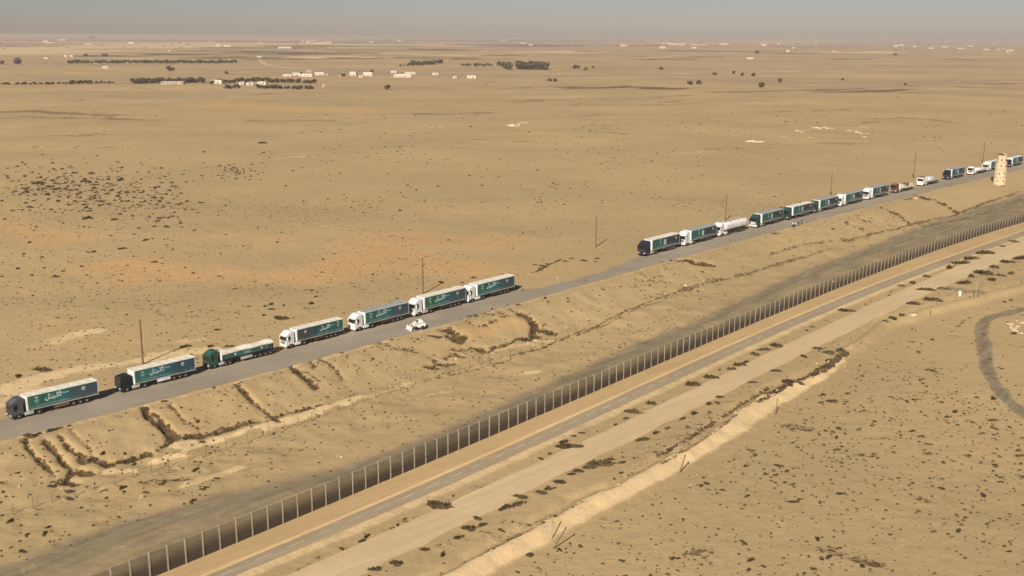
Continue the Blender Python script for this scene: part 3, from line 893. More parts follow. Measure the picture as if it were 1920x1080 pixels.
def arabic(mb, u, v, s, y):
    W = 'print_white'
    def R(pts, w=0.20): ribbon(mb, [(u + s * a, v + s * b) for a, b in pts], w * s, W, y)
    R(arc(0.30, 0.30, 0.32, 150, 385), 0.20)                    # bowl of the last letter
    R([(0.30, 0.50), (0.36, 0.55)], 0.16)                        # its dot
    R([(0.60, 0.42), (0.85, 0.22), (1.35, 0.20), (1.9, 0.26), (2.35, 0.30)], 0.22)
    R([(0.72, 1.15), (0.70, 0.80), (0.80, 0.35)], 0.18)          # tall stroke
    R([(0.50, 1.05), (0.72, 0.98), (0.95, 1.12)], 0.14)
    for k, hgt in ((1.15, .45), (1.40, .50), (1.62, .62), (1.95, .50)):
        R([(k, 0.22), (k + 0.03, hgt)], 0.16)
    R([(1.10, 0.78), (1.22, 0.80)], 0.15); R([(1.34, 0.80), (1.46, 0.82)], 0.15)
    R([(1.55, -0.08), (1.68, -0.06)], 0.14)
    R([(2.35, 0.30), (2.28, 0.70), (2.20, 1.22)], 0.20)          # lam
    R(arc(2.62, 0.66, 0.26, -170, 190, 9, 1.2), 0.20)
    R([(2.95, 0.28), (2.92, 0.75), (2.86, 1.25)], 0.20)          # alif
    R([(2.55, 1.15), (2.75, 1.22)], 0.14)
    for k in range(7):                                            # small second line to the right
        x = 3.15 + k * 0.20
        R([(x, 0.74), (x + 0.16, 0.74)], 0.10)
        if k % 2 == 0: R([(x + 0.05, 0.74), (x + 0.06, 0.98)], 0.09)
        elif k % 3 == 0: R([(x + 0.05, 0.60), (x + 0.10, 0.60)], 0.08)

def small_line(mb, u0, u1, v, hgt, y, mat='print_soft'):
    x, k = u0, 0
    r = random.Random(3)
    while x < u1:
        w = r.uniform(0.22, 0.55)
        ribbon(mb, [(x, v), (x + w * 0.5, v + 0.02), (x + w, v)], hgt, mat, y)
        if k % 2: ribbon(mb, [(x + w * 0.4, v), (x + w * 0.42, v + hgt * 1.2)], 0.07, mat, y)
        x += w + 0.09
        k += 1

def emblem(mb, u, v, s, y, W='print_white'):
    ribbon(mb, [(u, v + .15 * s), (u, v + .55 * s)], .10 * s, W, y)
    for a in (-60, -30, 0, 30, 60):
        t = math.radians(90 + a)
        ribbon(mb, [(u, v + .52 * s), (u + .22 * s * math.cos(t), v + (.52 + .26 * math.sin(t)) * s), (u + .36 * s * math.cos(t), v + (.48 + .26 * math.sin(t)) * s)], .11 * s, W, y)
    ribbon(mb, [(u - .38 * s, v + .22 * s), (u - .1 * s, v - .02 * s), (u + .3 * s, v - .12 * s)], .09 * s, W, y)
    ribbon(mb, [(u + .38 * s, v + .22 * s), (u + .1 * s, v - .02 * s), (u - .3 * s, v - .12 * s)], .09 * s, W, y)
    ribbon(mb, [(u - .35 * s, v - .38 * s), (u + .35 * s, v - .38 * s)], .10 * s, 'print_soft', y)

def round_logo(mb, u, v, s, y, W='print_white'):
    ribbon(mb, arc(u, v, .26 * s, 0, 330, 12), .13 * s, W, y)
    ribbon(mb, [(u - .16 * s, v - .08 * s), (u, v + .12 * s), (u + .18 * s, v - .06 * s)], .14 * s, W, y)

YB = 1.292
def print_mesh(kind):
    """lettering on one trailer side: (lettering, emblem)"""
    if kind in LETTER:
        return LETTER[kind]
    a, b, c = MB(), MB(), MB()
    y = YB + 0.006
    if kind in ('big', 'blue'):
        arabic(a, 3.35, 1.05, 1.0, y)
        small_line(c, 1.5, 7.9, 0.40, 0.16, y)
        emblem(b, 1.75, 1.35, 1.05, y)
        round_logo(b, 10.65, 1.75, 1.15, y)
    elif kind == 'rev':
        arabic(a, 6.6, 1.0, 0.95, y)
        small_line(c, 5.6, 12.2, 0.42, 0.16, y)
        emblem(b, 11.9, 1.35, 1.1, y)
        round_logo(b, 2.5, 1.7, 1.1, y)
    else:
        emblem(b, 4.0, 1.35, 1.25, y)
        for k in range(4):
            ribbon(a, [(5.5, 0.75 + k * .36), (6.2, 0.77 + k * .36), (6.75, 0.75 + k * .36)], 0.34, 'print_white', y)
        ribbon(a, [(5.62, .6), (5.6, 2.1)], .22, 'print_white', y); ribbon(a, [(6.5, .6), (6.48, 2.0)], .2, 'print_white', y)
        small_line(c, 2.2, 11.2, 0.30, 0.24, y)
        round_logo(b, 11.6, 1.75, 1.2, y)
    LETTER[kind] = (a.mesh('lettering'), b.mesh('emblem'), c.mesh('small_lettering'))
    return LETTER[kind]

CACHE = {}
def cached(key, fn):
    if key not in CACHE:
        CACHE[key] = fn()
    return CACHE[key]

def tyre_mesh(w):
    r = 0.52
    return MB().lathe_y([(r * .55, -w / 2), (r * .93, -w / 2), (r, -w / 2 + .05), (r, w / 2 - .05), (r * .93, w / 2), (r * .55, w / 2)], 'rubber', 20).mesh('tyre', False)
def rim_mesh(w):
    return MB().lathe_y([(.10, -w / 2 + .02), (.30, -w / 2 + .07), (.31, 0), (.30, w / 2 - .07), (.22, w / 2 - .02), (.13, w / 2 + .02), (.05, w / 2 + .03)], 'rim', 14).mesh('rim')

def add_wheel(root, x, y, dual):
    w = 0.56 if dual else 0.32
    t = link('wheel', cached(('tyre', dual), lambda: tyre_mesh(w)), root)
    t.location = (x, y, 0.52)
    r = link('rim', cached(('rim', dual), lambda: rim_mesh(w)), t)
    if y < 0:
        t.rotation_euler = (0, 0, PI)

def cab_meshes(paint, low, lower):
    """cab body etc.; front bumper at x = 8.25"""
    top = 3.35 if low else 3.82
    D = {}
    prof = [(6.0, .75), (6.35, .75), (6.42, 1.0), (7.38, 1.0), (7.45, .75), (8.18, .75), (8.25, 1.0), (8.25, 1.95), (8.02, 2.95), (7.85, 3.18), (7.2, top - .14), (6.9, top), (6.0, top)]
    b = MB()
    # a slightly narrower roof: two prisms, lower body and roof cap
    n = len(prof)
    def yy(p): return 1.25 if p[1] < 2.9 else (1.19 if p[1] < 3.3 else 1.06)
    vs = [(p[0], -yy(p), p[1]) for p in prof] + [(p[0], yy(p), p[1]) for p in prof]
    fs = [(i, (i + 1) % n, n + (i + 1) % n, n + i) for i in range(n)]
    mid_ = n
    for off in (0, n):
        fs.append((off + 0, off + 1, off + 2, off + 12)); fs.append((off + 2, off + 3, off + 8, off + 12)); fs.append((off + 3, off + 4, off + 5, off + 6, off + 7, off + 8)); fs.append((off + 8, off + 9, off + 10, off + 11, off + 12))
    b.add(vs, fs, paint)
    D['cab'] = b.mesh('cab')
    g = MB().add([(8.265, -1.17, 1.90), (8.265, 1.17, 1.90), (8.04, 1.13, 2.96), (8.04, -1.13, 2.96)], [(0, 1, 2, 3)], 'glass')
    D['windscreen'] = g.mesh('windscreen')
    D['sun_visor'] = MB().add([(8.03, -1.16, 2.98), (8.03, 1.16, 2.98), (8.36, 1.10, 2.84), (8.36, -1.10, 2.84), (8.0, -1.16, 3.04), (8.0, 1.16, 3.04), (8.37, 1.10, 2.89), (8.37, -1.10, 2.89)],
                              [(0, 1, 2, 3), (4, 7, 6, 5), (0, 4, 5, 1), (2, 6, 7, 3), (1, 5, 6, 2), (0, 3, 7, 4)], paint if paint != 'black_green' else 'chassis').mesh('sun_visor')
    g = MB()
    for k in range(4):
        g.box((8.275, 0, 1.12 + k * .20), (.05, 1.7, .13), lower if lower else 'chassis', .015)
    D['grille'] = g.mesh('grille')
    D['bumper'] = MB().box((8.16, 0, .62), (.34, 2.5, .44), lower or paint, .06).mesh('bumper')
    for s, nm in ((1, 'side_window'), (-1, 'side_window_far')):
        y = 1.262 * s
        D[nm] = MB().add([(7.05, y, 2.02), (7.98, y, 2.02), (7.80, y - .04 * s, 2.82), (7.05, y - .04 * s, 2.82)], [(0, 1, 2, 3)], 'glass').mesh('side_window')
    g = MB().box((7.95, 1.47, 2.35), (.14, .22, .75), paint, .04).bar((7.95, 1.24, 2.75), (7.95, 1.45, 2.68), .025, 'chassis', 5).bar((7.95, 1.24, 1.98), (7.95, 1.45, 2.05), .025, 'chassis', 5)
    D['mirror'] = g.mesh('mirror')
    g = MB().box((7.95, -1.47, 2.35), (.14, .22, .75), paint, .04).bar((7.95, -1.24, 2.75), (7.95, -1.45, 2.68), .025, 'chassis', 5).bar((7.95, -1.24, 1.98), (7.95, -1.45, 2.05), .025, 'chassis', 5)
    D['mirror_far'] = g.mesh('mirror')
    for s, nm in ((1, 'headlight'), (-1, 'headlight_far')):
        D[nm] = MB().box((8.27, .92 * s, .86), (.12, .42, .24), 'lamp', .03).mesh('headlight')
    D['step'] = MB().box((7.9, 1.2, .5), (.5, .16, .22), 'chassis').box((7.9, -1.2, .5), (.5, .16, .22), 'chassis').mesh('step')
    return D

def make_truck(name, label, loc, rz, scale, paint='white', kind='curtain', prt='big', banner='banner_green', roof='cream', skirt=True, tank='steel', low=False, lower=None, axles=3, frame='white', sheet='white'):
    root = empty(name, loc, rz, scale)
    tag(root, label, 'truck', 'aid trucks queued along the convoy road')
    D = cached(('cab', paint, low, lower), lambda: cab_meshes(paint, low, lower))
    cab = link('cab', D['cab'], root)
    for nm in ('windscreen', 'side_window', 'grille', 'sun_visor', 'step'):
        link(nm, D[nm], cab)
    link('side_window', D['side_window_far'], cab)
    link('bumper', D['bumper'], root)
    for nm in ('mirror', 'mirror_far'): link('mirror', D[nm], root)
    for nm in ('headlight', 'headlight_far'): link('headlight', D[nm], root)
    def chassis():
        g = MB()
        for s in (-.45, .45):
            g.box((5.1, s, .95), (6.0, .12, .28), 'chassis')
            g.box((-1.4, s, 1.05), (13.2, .12, .22), 'chassis')
        g.box((3.2, 0, 1.15), (1.1, 1.1, .14), 'chassis').box((-1.4, 0, 1.0), (.2, 2.3, .3), 'chassis')
        g.box((5.6, 0, 1.5), (.18, 1.6, 1.2), 'chassis')
        for s in (-.8, .8):
            g.box((.9, s, .62), (.16, .16, .9), 'chassis').box((.9, s, .12), (.34, .3, .08), 'chassis')
        g.box((-7.9, 0, .62), (.14, 2.3, .16), 'chassis')
        return g.mesh('chassis')
    link('chassis', cached('chassis', chassis), root)
    def tanks(mat):
        return MB().box((5.0, 1.0, .72), (1.7, .5, .62), mat, .08).box((5.0, -1.0, .72), (1.7, .5, .62), mat, .08).mesh('fuel_tank')
    if tank:
        link('fuel_tank', cached(('tank', tank), lambda: tanks(tank)), root)
    link('fender', cached('fender', lambda: MB().box((3.2, 1.05, 1.12), (1.3, .5, .06), 'chassis').box((3.2, -1.05, 1.12), (1.3, .5, .06), 'chassis').mesh('fender')), root)
    for s in (1.05, -1.05):
        add_wheel(root, 6.9, s, False)
        add_wheel(root, 3.2, s * .93, True)
        if axles > 3: add_wheel(root, 4.3 if kind == 'tipper' else 1.9, s * .93, True)
        for k in range(min(axles, 4)):
            add_wheel(root, -3.3 - 1.3 * k, s, False)
    if skirt:
        def sk(mat):
            g = MB()
            for s in (1, -1):
                g.box((-1.0, 1.22 * s, .86), (2.9, .05, .62), mat, .0).box((-1.0, 1.22 * s, .5), (2.9, .06, .06), 'chassis')
            return g.mesh('side_guard')
        link('side_guard', cached(('skirt', skirt), lambda: sk(skirt if isinstance(skirt, str) else 'chassis')), root)
    link('rear_light', cached('rl', lambda: MB().box((-8.22, .95, .85), (.05, .4, .14), 'red_lens').box((-8.22, -.95, .85), (.05, .4, .14), 'red_lens').mesh('rear_light')), root)
    if kind == 'curtain':
        def body(fr):
            g = MB()
            g.box((-1.42, 0, 1.26), (13.56, 2.55, .16), fr)                       # floor frame
            g.box((5.31, 0, 2.66), (.10, 2.58, 2.64), fr, .02)                    # headboard
            g.box((-8.13, 0, 2.66), (.10, 2.58, 2.64), fr, .02)
            for s in (1, -1):
                g.box((-1.41, 1.225 * s, 3.92), (13.34, .11, .12), fr)             # cant rails
                g.box((5.2, 1.245 * s, 2.60), (.12, .09, 2.52), fr)
            return g.mesh('trailer_body')
        tb = link('trailer_body', cached(('body', frame), lambda: body(frame)), root)
        def roofm(mt):
            g = MB()
            n = 14
            vs, fs = [], []
            for i in range(n + 1):
                x = 5.36 - (13.54) * i / n
                sag = 0.0 if i in (0, n) else -0.035 * (1 + (i % 2))
                for y, z in ((-1.285, 3.985), (-.6, 4.03 + sag), (0, 4.05 + sag), (.6, 4.03 + sag), (1.285, 3.985)):
                    vs.append((x, y, z))
            for i in range(n):
                for j in range(4):
                    a = i * 5 + j
                    fs.append((a, a + 1, a + 6, a + 5))
            return g.add(vs, fs, mt).mesh('roof_sheet')
        link('roof_sheet', cached(('roof', roof), lambda: roofm(roof)), root)
        def sides(bn):
            g = MB()
            for s in (1, -1):
                n = 12
                vs, fs = [], []
                for i in range(n + 1):
                    x = 5.14 - 13.2 * i / n
                    y = (1.262 + .026 * (0.5 + 0.5 * math.cos(PI * 2 * i / 2))) * s
                    vs += [(x, y, 1.345), (x, y + .004 * s, 3.855)]
                for i in range(n):
                    fs.append((2 * i, 2 * i + 1, 2 * i + 3, 2 * i + 2))
                g.add(vs, fs, bn)
            return g.mesh('banner')
        bn = link('banner', cached(('banner', banner), lambda: sides(banner)), root)
        le, em, sm_ = print_mesh(prt)
        link('lettering', le, bn)
        link('emblem', em, bn)
        link('small_lettering', sm_, bn)
        def doors():
            g = MB()
            for s in (.64, -.64):
                g.box((-8.2, s, 2.62), (.05, 1.22, 2.5), 'cream', .015)
                g.bar((-8.25, s * .5, 1.4), (-8.25, s * .5, 3.85), .025, 'steel', 5)
            return g.mesh('rear_door')
        link('rear_door', cached('doors', doors), root)
        def tint():
            g = MB()
            for s in (1, -1):
                g.box((-1.41, 1.285 * s, 1.27), (13.4, .012, .13), 'steel')
            return g.mesh('side_rail')
        link('side_rail', cached('rail', tint), root)
    elif kind == 'tipper':
        def tub():
            g = MB()
            # an open tub with flared sides, ribs, and a cream sheet sagging over the load
            n = 10
            g.box((-1.4, 0, 1.3), (13.3, 2.3, .14), 'dark_green')
            for s in (1, -1):
                g.add([(5.0, 1.15 * s, 1.37), (-7.9, 1.15 * s, 1.37), (-7.9, 1.28 * s, 2.75), (5.0, 1.28 * s, 2.75),
                       (5.0, 1.09 * s, 1.37), (-7.9, 1.09 * s, 1.37), (-7.9, 1.22 * s, 2.75), (5.0, 1.22 * s, 2.75)],
                      [(0, 1, 2, 3), (4, 7, 6, 5), (3, 2, 6, 7), (0, 4, 5, 1), (0, 3, 7, 4), (1, 5, 6, 2)], 'green')
                for k in range(n):
                    g.box((4.6 - k * 1.35, 1.245 * s, 2.05), (.12, .10, 1.36), 'dark_green')
                g.box((-1.45, 1.29 * s, 2.77), (13.0, .10, .10), 'dark_green')
            return g.mesh('tub')
        link('tub', cached('tub', tub), root)
        def head():
            g = MB().box((5.1, 0, 2.25), (.14, 2.6, 2.0), 'white', .03)
            return g.mesh('headboard')
        link('headboard', cached('head', head), root)
        link('tailgate', cached('tailgate', lambda: MB().box((-7.95, 0, 2.05), (.10, 2.5, 1.5), 'dark_green', .02).mesh('tailgate')), root)
        def sheetm():
            vs, fs = [], []
            n = 16
            for i in range(n + 1):
                x = 5.15 - 13.1 * i / n
                hgt = 3.50 - 0.42 * sstep(0, 3, np.array(float(i))) + 0.14 * math.sin(i * 0.9)
                for y, k in ((-1.38, -.22), (-1.3, .5), (-.6, .95), (0, 1.05), (.6, .95), (1.3, .5), (1.38, -.22)):
                    vs.append((x, y, 2.72 + (float(hgt) - 2.72) * k))
            for i in range(n):
                for j in range(6):
                    a = i * 7 + j
                    fs.append((a, a + 1, a + 8, a + 7))
            return MB().add(vs, fs, 'cream').mesh('load_sheet')
        link('load_sheet', cached('sheet', sheetm), root)
        def bn():
            g = MB().add([(4.5, 1.345, 1.60), (-7.5, 1.345, 1.60), (-7.5, 1.39, 2.62), (4.5, 1.39, 2.62)], [(0, 1, 2, 3)], 'banner_green')
            return g.mesh('banner')
        bo = link('banner', cached('tipbanner', bn), root)
        def q_(x, z): return (x, 1.352 + (z - 1.6) * .045, z)
        for n_, (x0, x1, z0, z1, mt) in enumerate(((1.6, 2.1, 1.95, 2.45, 'print_white'), (-.3, -2.1, 1.9, 2.3, 'print_soft'), (-4.6, -5.1, 2.0, 2.4, 'print_white'), (-5.9, -6.3, 2.0, 2.35, 'print_soft'), (1.0, -4.0, 1.70, 1.78, 'print_soft'))):
            MB().add([q_(x0, z0), q_((x0 + x1) / 2, z0 - .03), q_(x1, z0), q_(x1, z1 - .1), q_((x0 + x1) / 2, z1), q_(x0, z1 - .05)], [(0, 1, 2, 3, 4, 5)], mt).build('lettering', bo)
    elif kind == 'tanker':
        def tk():
            vs, fs = [], []
            n, k = 20, 18
            for i in range(k + 1):
                t = i / k
                x = 5.3 - 13.4 * t
                s = 1.0
                if i == 0 or i == k: s = .72
                elif i == 1 or i == k - 1: s = .94
                for j in range(n):
                    a = 2 * PI * j / n
                    cy, cz = math.cos(a), math.sin(a)
                    p = 0.62
                    vs.append((x, 1.26 * s * math.copysign(abs(cy) ** p, cy), 2.45 + 1.18 * s * math.copysign(abs(cz) ** p, cz)))
            for i in range(k):
                for j in range(n):
                    fs.append((i * n + j, i * n + (j + 1) % n, (i + 1) * n + (j + 1) % n, (i + 1) * n + j))
            fs.append(tuple(range(n))); fs.append(tuple(reversed(range(k * n, k * n + n))))
            return MB().add(vs, fs, 'white').mesh('tank', True)
        tb = link('tank', cached('tankbody', tk), root)
        g = MB()
        for x in (3.2, .9, -1.5, -3.9, -6.2): g.lathe_z([(.34, 0), (.34, .16), (.26, .22)], 'rust', 12, (x, .0, 3.6))
        g.build('manhole', tb)
        g = MB()
        for s in (1, -1):
            g.bar((4.6, .75 * s, 3.85), (-7.4, .75 * s, 3.85), .03, 'cream', 5)
            for x in np.linspace(4.6, -7.4, 9): g.bar((x, .75 * s, 3.5), (x, .75 * s, 3.85), .02, 'cream', 4)
        g.build('walkway_rail', tb)
        g = MB()
        for x in (4.2, 1.0, -2.2, -5.4): g.box((x, 0, 1.28), (.18, 2.0, .3), 'chassis')
        g.build('cradle', root)
    elif kind == 'flatbed':
        g = MB().box((-1.4, 0, 1.3), (13.4, 2.5, .2), sheet, .03)
        for s in (1, -1):
            g.box((-1.4, 1.23 * s, 1.62), (13.2, .05, .46), sheet, .01)
            for x in np.linspace(4.9, -7.8, 6): g.box((x, 1.262 * s, 1.62), (.10, .05, .5), 'chassis')
        g.build('flat_deck', root)
        MB().box((5.2, 0, 2.0), (.10, 2.5, 1.3), sheet, .02).build('headboard', root)
    return root

# near-side contact points of the first and last axle in the photograph
TR = [
 (dict(paint='slate', roof='cream', skirt='rust'), (43, 785), (158, 756), 'articulated truck with slate grey cab, white roof and green banner, first in the queue'),
 (dict(paint='black_green', banner='banner_blue', roof='cream', skirt='white', low=True), (241, 734), (347, 709), 'articulated truck with black cab and blue banner, white panel under its trailer'),
 (dict(paint='green', kind='tipper', axles=4, skirt='steel'), (409, 689), (502, 667), 'green cabbed truck with low open trailer under a sagging cream sheet'),
 (dict(paint='white', prt='rev', banner='banner_rev', tank='white'), (546, 652), (630, 632), 'white cabbed truck whose banner is charcoal in front and teal behind'),
 (dict(paint='white', roof='tarp_grey', tank='white', lower='white'), (676, 621), (752, 600), 'white cabbed truck with grey green roof and green banner, between two white cabbed trucks'),
 (dict(paint='white', roof='cream'), (787, 593), (860, 573), 'white cabbed truck with white roof, beside the small white loader'),
 (dict(paint='white', roof='cream', tank='white'), (886, 567), (953, 549), 'white cabbed truck with green banner, last of the front group before the gap'),
 (dict(paint='navy', prt='far', banner='banner_far', roof='cream'), (1211, 481), (1269, 466), 'navy cabbed truck with green banner, leading the rear group'),
 (dict(paint='white', prt='far', banner='banner_far', roof='tarp_grey', tank='white'), (1286, 462), (1337, 448), 'white cabbed truck with dark roof, right behind the navy cabbed truck'),
 (dict(paint='white', kind='tanker', tank='white'), (1350, 446), (1400, 430), 'all white truck with a long rounded tank trailer'),
 (dict(paint='dark_green', prt='far', banner='banner_far', roof='tarp_grey', lower='white'), (1418, 428), (1465, 416), 'green cabbed truck with white lower front, just behind the white tank truck'),
 (dict(paint='dark_green', prt='far', banner='banner_far', roof='cream', tank=None), (1478, 413), (1520, 403), 'dark green cabbed truck with cream roof, beside the two standing people'),
 (dict(paint='teal', prt='far', banner='banner_far', roof='tarp_grey'), (1530, 400), (1567, 390), 'dark teal cabbed truck between the cream roofed truck and a white cabbed one'),
 (dict(paint='white', prt='far', banner='banner_far', roof='tarp_grey'), (1577, 389), (1614, 378), 'white cabbed truck beside the pole, behind the dark teal cabbed truck'),
 (dict(paint='white', prt='far', banner='banner_far', roof='tarp_grey', tank='white'), (1627, 376), (1664, 366), 'white cabbed truck with green banner, in front of the low flatbed'),
 (dict(paint='rust', kind='flatbed', sheet='cream', low=True), (1677, 363.7), (1716, 353.7), 'low flatbed truck with rust brown cab carrying crates'),
 (dict(paint='white', kind='flatbed', sheet='steel', low=True, lower='white'), (1723, 351.5), (1767, 340.5), 'white flatbed truck with brown roof and white cargo, ahead of a blue cabbed truck'),
 (dict(paint='navy', prt='far', banner='banner_far_blue', roof='tarp_grey'), (1771, 339.6), (1813, 329), 'navy cabbed truck with blue teal banner, nearer the stone tower'),
 (dict(paint='white', kind='flatbed', sheet='white', low=True), (1822, 329), (1852, 322), 'low white flatbed truck just short of the stone tower'),
 (dict(paint='white', prt='far', banner='banner_far', roof='white'), (1846, 324), (1882, 314), 'white cabbed truck half hidden behind the stone tower'),
 (dict(paint='navy', prt='far', banner='banner_far', roof='white', low=True), (1886, 316), (1922, 307), 'dark cabbed truck with pale roof emerging right of the stone tower'),
]
truck_roots = []
prev_s = None
for k, (kw, a, b, label) in enumerate(TR):
    ax, ay = on_plane(np.array([a[0]]), np.array([a[1]]), 0.1)
    bx, by = on_plane(np.array([b[0]]), np.array([b[1]]), 0.1)
    rearlast = -5.9 if kw.get('axles', 3) == 3 else -7.2
    cx, cy = (ax[0] + bx[0]) / 2, (ay[0] + by[0]) / 2
    meas = math.hypot(ax[0] - bx[0], ay[0] - by[0])
    sl = float(ROAD.slope(cx))
    rz = math.atan2(-sl, -1.0)
    sc = min(max(meas / (6.9 - rearlast), 0.90), 1.12)
    # midpoint of the contact line sits at local x = (6.9+last)/2, y = 1.2
    lx, ly = (6.9 + rearlast) / 2 * sc, 1.2 * sc
    loc = (cx - (lx * math.cos(rz) - ly * math.sin(rz)), cy - (lx * math.sin(rz) + ly * math.cos(rz)), 0.1)
    print('truck', k, round(meas, 1), round(sc, 3), 'd', round(float(ROAD.d(np.array([cx]), np.array([cy]))[0]), 1))
    t = make_truck('articulated_truck' if kw.get('kind') != 'flatbed' else 'flatbed_truck', label, loc, rz, sc, **kw)
    truck_roots.append((t, loc, rz, sc))

def on_truck(k, x, y, z):
    t, loc, rz, sc = truck_roots[k]
    return (loc[0] + sc * (x * math.cos(rz) - y * math.sin(rz)), loc[1] + sc * (x * math.sin(rz) + y * math.cos(rz)), loc[2] + sc * z), rz

def crate(k, x, size, mat, label, cat='crate'):
    p, rz = on_truck(k, x, 0, 1.42)
    r = empty('cargo_crate', p, rz)
    tag(r, label, cat, 'cargo crates on the flatbed trucks')
    MB().box((0, 0, size[2] / 2), size, mat, .05).build('crate_body', r)
    g = MB()
    for s in (1, -1):
        for q in (-.42, 0, .42):
            g.box((q * size[0], s * (size[1] / 2 + .03), size[2] / 2), (.12, .06, size[2] * .98), 'chassis' if mat != 'white' else 'steel')
    g.build('crate_rib', r)
crate(15, 3.6, (2.2, 2.3, 1.7), 'white', 'white crate at the front of the low brown cabbed flatbed')
crate(15, .6, (2.6, 2.2, 1.0), 'cream', 'cream crate in the middle of the low brown cabbed flatbed')
crate(15, -2.2, (2.2, 2.2, 1.5), 'rust', 'rust brown crate towards the rear of the low brown cabbed flatbed')
crate(15, -5.6, (4.0, 2.2, .9), 'cream', 'long pale crate on the tail of the low brown cabbed flatbed')
crate(16, 3.8, (1.5, 2.0, 1.9), 'white', 'white crate right behind the cab of the brown roofed flatbed')
crate(16, -.5, (3.6, 2.3, 1.6), 'white', 'large white crate in the middle of the brown roofed flatbed')
crate(18, -2.0, (5.0, 2.3, .9), 'white', 'flat white crate on the low flatbed beside the tower')
p, rz = on_truck(16, 7.1, 0, 3.32)
o = MB().box((7.0, 0, 3.40), (1.7, 2.2, .34), 'rust', .08).build('roof_fairing', truck_roots[16][0])

# ------------------------------------------------------------------ small white loader at the road edge
def loader():
    X, Y = on_plane(np.array([783.]), np.array([617.]), 0.1)
    z = float(ground_z(X, Y)[0])
    r = empty('small_loader', (X[0], Y[0], max(z, 0.05)), math.radians(205))
    tag(r, 'small white loader with its bucket lowered, standing on the road edge', 'loader')
    b = MB()
    prof = [(-1.5, .55), (.75, .55), (.95, 1.0), (.7, 1.35), (.25, 1.45), (-.1, 2.15), (-.9, 2.2), (-1.15, 1.7), (-1.6, 1.35), (-1.65, .8)]
    n = len(prof)
    def yy(p): return .62 if p[1] < 1.6 else .5
    b.add([(p[0], -yy(p), p[1]) for p in prof] + [(p[0], yy(p), p[1]) for p in prof],
          [(i, (i + 1) % n, n + (i + 1) % n, n + i) for i in range(n)] + [(0, 1, 2, 3, 4, 8, 9), (4, 5, 6, 7, 8), tuple(n + q for q in (9, 8, 4, 3, 2, 1, 0)), tuple(n + q for q in (8, 7, 6, 5, 4))], 'white')
    b.build('body', r)
    MB().add([(.22, -.46, 1.52), (.22, .46, 1.52), (-.06, .44, 2.08), (-.06, -.44, 2.08)], [(0, 1, 2, 3)], 'glass').build('windscreen', r)
    for s in (1, -1):
        MB().bar((-1.1, .74 * s, 1.65), (.6, .74 * s, 1.55), .09, 'cream', 6).bar((.6, .74 * s, 1.55), (1.75, .68 * s, .55), .09, 'cream', 6).build('lift_arm', r)
    n = 7
    pr = arc(2.1, .55, .55, 100, 290, n)
    vs, fs = [], []
    for s in (-1.0, 1.0):
        for q in pr: vs.append((q[0] + .05, s, q[1]))
    k = n + 1
    for i in range(n): fs.append((i, i + 1, k + i + 1, k + i))
    fs.append(tuple(range(k))); fs.append(tuple(reversed(range(k, 2 * k))))
    MB().add(vs, fs, 'white').build('bucket', r)
    for x in (-1.0, .55):
        for s in (.72, -.72):
            t = link('wheel', cached('lt', lambda: MB().lathe_y([(.2, -.14), (.4, -.14), (.44, -.09), (.44, .09), (.4, .14), (.2, .14)], 'rubber', 16).mesh('tyre')), r)
            t.location = (x, s, .44)
            link('rim', cached('lr', lambda: MB().lathe_y([(.05, -.13), (.22, -.1), (.22, .1), (.05, .13)], 'rim', 12).mesh('rim')), t)
    MB().bar((-1.1, .3, 1.7), (-1.1, .3, 2.5), .035, 'chassis', 6).build('exhaust', r)
loader()

# ------------------------------------------------------------------ people and motorcycle on the road edge
def person(px, py, rz, label, arm):
    X, Y = on_plane(np.array([px]), np.array([py]), 0.1)
    X, Y = float(X[0]), float(Y[0])
    V = [(0, 0, .95), (0, 0, 1.2), (0, 0, 1.42), (0, .01, 1.53), (0, .02, 1.66), (0, .02, 1.76),
         (0, .20, 1.40), (0.03, .26, 1.12), (arm, .22, .88), (0, -.20, 1.40), (.02, -.26, 1.12), (.08, -.27, .88),
         (0, .11, .90), (.02, .13, .48), (0, .13, .07), (.14, .14, .04), (0, -.11, .90), (.0, -.13, .48), (-.02, -.13, .07), (.12, -.14, .04)]
    E = [(0, 1), (1, 2), (2, 3), (3, 4), (4, 5), (2, 6), (6, 7), (7, 8), (2, 9), (9, 10), (10, 11), (0, 12), (12, 13), (13, 14), (14, 15), (0, 16), (16, 17), (17, 18), (18, 19)]
    Rr = [.15, .15, .17, .06, .095, .075, .07, .05, .04, .07, .05, .04, .095, .07, .055, .045, .095, .07, .055, .045]
    me = bpy.data.meshes.new('person')
    me.from_pydata(V, E, [])
    tmp = bpy.data.objects.new('tmp', me)
    COL.objects.link(tmp)
    md = tmp.modifiers.new('skin', 'SKIN')
    sv = me.skin_vertices[0].data
    for i, q in enumerate(Rr):
        sv[i].radius = (q, q)
    sv[0].use_root = True
    ss = tmp.modifiers.new('sub', 'SUBSURF'); ss.levels = 1; ss.render_levels = 1
    dg = bpy.context.evaluated_depsgraph_get()
    me2 = bpy.data.meshes.new_from_object(tmp.evaluated_get(dg))
    bpy.data.objects.remove(tmp)
    me2.name = 'person'
    me2.materials.clear()
    me2.materials.append(M['cloth']); me2.materials.append(M['skin'])
    for p in me2.polygons:
        p.material_index = 1 if (p.center.z > 1.5 or (abs(p.center.y) > .18 and p.center.z < .98)) else 0
        p.use_smooth = True
    o = link('person', me2)
    o.location = (X, Y, 0.1)
    o.rotation_euler = (0, 0, rz)
    tag(o, label, 'person', 'people standing on the road edge')
    hb = MB().lathe_z([(.10, 1.69), (.112, 1.74), (.09, 1.81), (.03, 1.85)], 'hair', 10, (-.02, .02, 0)).build('hair', o)
person(1497, 424.0, math.radians(100), 'person in dark clothes standing between the motorcycle and another person', .1)
person(1503, 421.0, math.radians(230), 'person in dark clothes standing farthest right on the road edge', .2)

